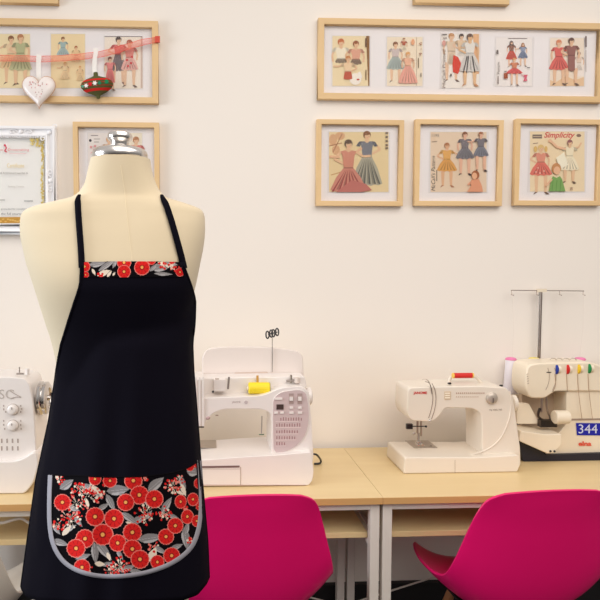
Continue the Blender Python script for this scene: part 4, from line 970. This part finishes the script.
# --- machine at the left edge
def leftm():
    base = on_z(20, 494, ZT); Y0 = base.y; Yb = Y0+.17; c = at(-40, 494, Y0)
    t = thing('sewing_machine', (c.x, (Y0+Yb)/2, ZT), 'white sewing machine with two round knobs cut off by the left edge', 'sewing machine')
    YA = Y0+.02; YAb = Yb-.02
    g = G(); g.prism(P2(rnd([(-96,494.5,2),(-96,472,2),(-10,462,4),(20,461,10),(36,450,10),(39,465,8),(33,484,6),(24,494.5,5)], 4), Y0), Y0, Yb, WHITEP); part(g, 'base', t, bevel=.006, seg=4)
    g = G(); g.prism(P2(rnd([(-86,378,4),(10,377,4),(24,378,5),(29,383,5),(33,400,6),(35,425,6),(37,460,2),(-8,464,2),(-10,430,8),(-16,414,6),(-60,412,4),(-62,432,3),(-86,432,3)], 3), YA), YA, YAb, WHITEP); part(g, 'body', t, bevel=.007, seg=4)
    for y in (409.5, 425.5):
        g = G(); k0 = at(13, y, YA); g.lathe([(.0145, 0), (.0145, .004), (.0125, .010), (.0105, .0115), (.004, .012)], k0, (0, -1, 0), WHITEP, 28); g.lathe([(.0165, 0), (.016, .001)], k0, (0, -1, 0), pc((190, 180, 172)), 28)
        g.box((k0.x-.001, k0.y-.013, k0.z+.003), (k0.x+.001, k0.y-.011, k0.z+.009), pc((160, 150, 146))); part(g, 'knob', t)
    g = G()
    for y in (441, 448.5):
        for k in range(6): g.box(at(-10+k*5.4, y-2.2, YA-.0007), at(-8.2+k*5.4, y+1.8, YA+.001), pc((178, 164, 156)))
    for x, y in ((3,405),(3,408.5),(5,411),(3,420),(3,424),(4,428),(20,405),(21,408),(20,411),(20,420),(20,424),(20.5,428)): g.box(at(x, y, YA-.0007), at(x+1.4, y+1.6, YA+.001), pc((186, 172, 164)))
    write(g, 'SC', -1, 389.5, 14, 399, YA-.0008, pc((196, 186, 178))); g.tube([at(x, y, YA-.0008) for x, y in smoothpath([(10,391),(15,394),(21,397.5),(16,397),(11,399)], 5)], .0008, pc((180, 166, 158)), 6)
    part(g, 'stitch_chart', t, smooth=None)
    g = G(); b0 = at(19.5, 374, YA+.03); g.cyl(b0, b0+Vector((0, 0, .02)), .002, BRUSH); g.cyl(b0+Vector((-.008, 0, .001)), b0+Vector((.012, 0, .001)), .0025, mat('winder_grey', (150, 138, 130), .4)); g.cyl(at(27.5, 375, YA+.03), at(27.5, 368.5, YA+.03), .0055, WHITEP); part(g, 'bobbin_winder', t)
    hc = at(38.5, 398, YA+.05); g = G(); g.lathe([(.0, 0), (.036, 0), (.044, .003), (.0475, .006), (.0475, .012), (.044, .0145), (.043, .0165), (.046, .019), (.046, .026), (.040, .030), (.030, .031), (.028, .027), (.008, .027), (.006, .033), (.0, .033)], hc+Vector((.0, 0, 0)), (1, 0, 0), CHROME, 40)
    part(g, 'handwheel', t, 'chrome handwheel')
    g = G(); g.cyl(hc+Vector((-.03, 0, 0)), hc+Vector((.002, 0, 0)), .03, WHITEP); part(g, 'wheel_hub', t)
leftm()

# --- overlocker
def serger():
    base = on_z(575, 461, ZT); Y0 = base.y; Yb = -.012-.052; c = at(572, 461, Y0)
    t = thing('overlocker', (c.x, (Y0+Yb)/2, ZT), 'cream four-thread overlocker with thread mast, coloured tension dials and blue number label', 'overlocker')
    YA = Y0+.012
    g = G(); g.prism(P2(rnd([(523,461.5),(519,443),(532,440),(545,455),(640,452),(640,461.5)], 1.5), Y0), Y0, Yb, mat('navy_base', (26, 24, 40), .5)); part(g, 'base', t, 'dark navy base', bevel=.002)
    g = G(); g.prism(P2(rnd([(545,457,3),(549,440,3),(560,432,3),(566,424,3),(567,388,1),(640,388,2),(640,457,2)], 2), YA), YA, Yb, CREAMP)
    part(g, 'body', t, bevel=.004)
    g = G(); g.prism(P2([(522,440),(522,388),(572,388),(572,440)], YA+.07), YA+.07, YA+.09, mat('recess_plastic', (206, 184, 160), .5)); part(g, 'rear_wall', t)
    g = G(); g.prism(P2(rnd([(526,376,9),(528,365,9),(538,363,4),(590,362,5),(602,365.5,10),(625,372,8),(630,392,4),(600,391.5,4),(556,391.5,4),(550,395,4),(545,398.5,6),(530,398.5,9),(526,391,8)], 4), YA-.008), YA-.008, Yb-.036, CREAMP)
    part(g, 'head', t, bevel=.012, seg=5)
    g = G()
    for x in (546.8, 553.6): g.tube([at(q[0], q[1], YA-.0086) for q in smoothpath([(x+1, 368), (x+2.4, 374), (x+2, 382), (x-1, 390)], 4)], .0007, SEAM, 6)
    for k in range(5): g.cyl(at(526.5+k*.25, 374.5+k*2.3, YA-.009), at(528+k*.25, 373.8+k*2.3, YA-.009), .0008, SEAM, n=8)
    g.tube([at(552, 391.2, YA-.0095), at(568, 391.2, YA-.0095)], .0007, mat('dark_line', (90, 80, 76), .5), 6); g.box(at(546.8, 372, YA-.0095), at(551, 372.6, YA-.0075), BLACKP)
    part(g, 'housing_seam', t)
    # cloth plate
    g = G(); g.prism(P2(rnd([(521,431,1.5),(546,434.5,1.5),(562,434,2),(562,445,3),(553,453.5,2),(547,453.5,2),(519,441,2)], 2), Y0-.03), Y0-.03, Y0+.065, CREAMP)
    q = [on_z(*k, at(540, 424, Y0-.03).z) for k in ((517,419),(545,422.5),(561,428),(530,433))]
    part(g, 'cloth_plate', t, bevel=.003)
    g = G(); g.prism(P2(rnd([(517,403),(529,403.5),(540,424),(517,424)], 2), Y0+.03), Y0+.03, Y0+.045, CREAMP); part(g, 'looper_cover', t, bevel=.002)
    g = G(); g.cyl(at(554, 417, Y0-.004), at(568, 417, Y0-.004), .0215, CREAMP, n=32); part(g, 'knife_cover', t)
    g = G(); a = at(541.5, 397, Y0+.03); g.cyl(a, at(541.5, 412, Y0+.03), .0035, BRUSH); g.cyl(at(546, 396, Y0+.035), at(547, 410, Y0+.035), .0035, BRUSH); g.tube([at(x, y, Y0+.025) for x, y in smoothpath([(540,408),(538,415),(541,419),(547,421),(552,421.5)], 4)], .0042, mat('dark_steel', (92, 84, 80), .3, metal=1), 8)
    g.box(at(541, 420.5, Y0+.01), at(553.5, 425.5, Y0+.03), mat('dark_steel', (92, 84, 80), .3, metal=1)); g.cyl(at(547, 410, Y0+.03), at(551, 420, Y0+.03), .003, BRUSH); part(g, 'needle_bar', t)
    for x in (550.5, 554.5): g = G(); g.ball(at(x, 451.3, Y0-.032), .0035, BLACKP, 10); part(g, 'screw', t)
    # tension dials with colours and threads
    for x, y, cc, dx in ((554.5, 368.5, (44, 62, 150), 1), (565.5, 368.3, (208, 44, 40), 2), (576.5, 368, (236, 196, 50), 3), (587, 367.6, (40, 136, 74), 4)):
        g = G(); o0 = at(x+.6, y+.6, YA+.0015)
        g.lathe([(.0165, 0), (.0178, .001), (.0178, .0065), (.0165, .0075)], o0+Vector((-.0045, 0, 0)), (1, 0, 0), pc(cc, .4), 28)
        g.lathe([(.0150, 0), (.0156, .001), (.0156, .009), (.013, .010)], o0+Vector((.0032, 0, 0)), (1, 0, 0), CREAMP, 28); part(g, 'tension_dial', t, {1: 'blue', 2: 'red', 3: 'yellow', 4: 'green'}[dx]+' marked tension dial')
    g = G()
    for P in ([(555,374),(555.5,385),(553,391)], [(566.5,374),(567.5,391)], [(577.5,374),(578.5,391),(580.5,408),(582,419)], [(588,374),(589,391),(591,408),(592.5,419)]):
        g.tube([at(x, y, YA-.0092) for x, y in smoothpath(P, 4)], .0009, mat('slot_brown2', (176, 146, 118), .6), 6)
    part(g, 'thread_channel', t)
    g = G(); g.box(at(567, 418.8, YA-.0012), at(640, 419.5, YA+.001), SEAM); part(g, 'door_seam', t, smooth=False)
    # number label and brand
    YP = YA-.002
    g = G(); g.add([at(576, 423, YP), at(640, 423.6, YP), at(640, 436, YP), at(577, 435.2, YP), at(576, 423, YP+.0018), at(640, 423.6, YP+.0018), at(640, 436, YP+.0018), at(577, 435.2, YP+.0018)], [(0,1,2,3),(7,6,5,4),(0,4,5,1),(1,5,6,2),(2,6,7,3),(3,7,4,0)], pc((36, 40, 160), .5))
    write(g, '344', 578.5, 424.4, 597.5, 433.4, YP-.0005, pc((206, 210, 232))); part(g, 'number_label', t, 'blue label with white number 344', smooth=None)
    g = G(); write(g, 'elna', 578.5, 441.3, 591.5, 446, YP, pc((228, 96, 72)), bold=.04); part(g, 'brand_name', t, 'orange brand lettering', smooth=None)
    # spool stand, mast
    zs = at(520, 393, -.035).z; x0 = at(505, 393, -.035).x; x1 = at(625, 393, -.035).x
    g = G(); g.box((x0-.02, -.060, zs-.012), (x1, -.012, zs), CREAMP)
    for x in (510, 533, 556, 579): q = at(x, 393, -.036); g.cyl((q.x, -.036, zs), (q.x, -.036, zs+.085), .003, CREAMP)
    g.box((at(545, 393, -.035).x, -.057, ZT+.03), (at(590, 393, -.035).x, -.02, zs-.011), CREAMP)
    part(g, 'spool_stand', t, bevel=.002)
    g = G(); Ym = -.030; a = at(539.5, 392, Ym); b = at(541.5, 290, Ym); a2 = Vector((b.x, Ym, zs)); g.cyl(a2, b, .0032, mat('mast_steel', (150, 136, 126), .3, metal=1)); g.cyl(a2+Vector((-.004, .002, 0)), b+Vector((-.006, .002, 0)), .0022, BRUSH)
    l = at(511, 290.3, Ym); r = at(584, 291, Ym); g.cyl(l, r, .0014, mat('mast_steel', (150, 136, 126), .3, metal=1), n=10); g.box(at(537.5, 288.8, Ym-.004), at(545.5, 292, Ym+.004), CREAMP)
    for x in (511.5, 536.5, 559.5, 583):
        p = at(x, 290.5, Ym); g.tube([p, p+Vector((0, -.002, -.014)), p+Vector((.004, -.006, -.017)), p+Vector((.008, -.002, -.016)), p+Vector((.004, .003, -.015)), p+Vector((-.003, -.002, -.014))], .0009, mat('mast_steel', (150, 136, 126), .3, metal=1), 6)
    part(g, 'thread_mast', t, 'telescopic wire thread mast')
    g = G()
    for x in (553, 559, 566, 573): q = at(x, 359.5, YA+.03); g.tube([q+Vector((-.01, 0, 0)), q+Vector((-.004, 0, .004)), q+Vector((.006, 0, .003)), q+Vector((.012, 0, -.002))], .0012, BRUSH, 6)
    part(g, 'top_guide', t)
    th = G()
    for (x, q) in ((511.5, (512, 360)), (583, (579, 362))):
        pa = at(x+.5, 294, Ym-.002); pb = at(q[0], q[1], -.036); th.tube([pa, (pa+pb)/2+Vector((.006, 0, 0)), pb], .00028, pc((226, 214, 204)), 5)
    part(th, 'thread', t)
    # cones of thread on the stand
    CAPP = mat('pink_cap', (232, 130, 176), .5); CAPY = mat('yellow_cap', (234, 214, 120), .5)
    WT = mat('white_thread', (240, 234, 240), .7)
    for x, cap, lb in ((510, CAPP, 'white thread cone with pink top, leftmost, next to the ivory machine'), (533, CAPY, 'thread cone with pale yellow top just behind the overlocker head'), (579, CAPP, 'thread cone whose pink top peeps over the right side of the overlocker')):
        q = at(x, 393, -.036); s = thing('thread_cone', (q.x, -.036, zs), lb, 'thread cone', 'thread cones on the overlocker stand')
        H = at(x, 360, -.036).z-zs
        g = G(); g.lathe([(.0215, 0), (.0225, .004), (.0225, .012), (.018, H*.8), (.0175, H)], (q.x, -.036, zs+.0005), (0, 0, 1), WT, 28); part(g, 'thread', s)
        g = G(); g.lathe([(.0178, 0), (.0182, .003), (.015, .007), (.007, .009)], (q.x, -.036, zs+.0005+H), (0, 0, 1), cap, 28); part(g, 'cap', s)
serger()

# cable under the left table
g = G(); zc = .68
pts = [(-60+i*9, 521+2.2*math.sin(i*1.3)+(1 if i % 3 else -1)) for i in range(13)]
g.tube([at(x, y, YT+.05) for x, y in smoothpath(pts, 4)], .004, mat('grey_cable', (206, 198, 190), .5), 8)
tag(g.build('cable'), 'wavy pale cable slung beneath the front rail of the left table', 'cable')

# ------------------------------------------------------------------ light
def area(name, loc, tgt, sx, sy, e, col):
    l = bpy.data.lights.new(name, 'AREA'); l.shape = 'RECTANGLE'; l.size = sx; l.size_y = sy; l.energy = e; l.color = col
    o = bpy.data.objects.new(name, l); COL.objects.link(o); o.location = loc
    o.rotation_euler = (Vector(tgt)-Vector(loc)).to_track_quat('-Z', 'Y').to_euler(); return o
wl = area('window_daylight', (-2.4, -1.3, 1.5), (0, -1.25, 1.3), 1.2, 1.3, 25, (.86, .92, 1.0)); wl.data.spread = math.radians(115)
area('ceiling_lamp', (.9, -2.3, 2.75), (.9, -1.3, 0), 3.0, 2.4, 60, (1.0, .93, .87))
w = bpy.data.worlds.new('room_air'); S.world = w; w.use_nodes = True
bg = w.node_tree.nodes['Background']; nt = w.node_tree
tc = nt.nodes.new('ShaderNodeTexCoord'); sx = nt.nodes.new('ShaderNodeSeparateXYZ'); mr = nt.nodes.new('ShaderNodeMapRange')
nt.links.new(tc.outputs['Generated'], sx.inputs[0]); nt.links.new(sx.outputs['Z'], mr.inputs['Value'])
mr.inputs['From Min'].default_value = -.05; mr.inputs['From Max'].default_value = .45; mr.inputs['To Min'].default_value = .24; mr.inputs['To Max'].default_value = .62
nt.links.new(mr.outputs['Result'], bg.inputs[1]); bg.inputs[0].default_value = (1.0, .955, .925, 1)
vs = S.view_settings; vs.view_transform = 'Standard'; vs.look = 'None'; vs.gamma = 1; vs.exposure = 0.0
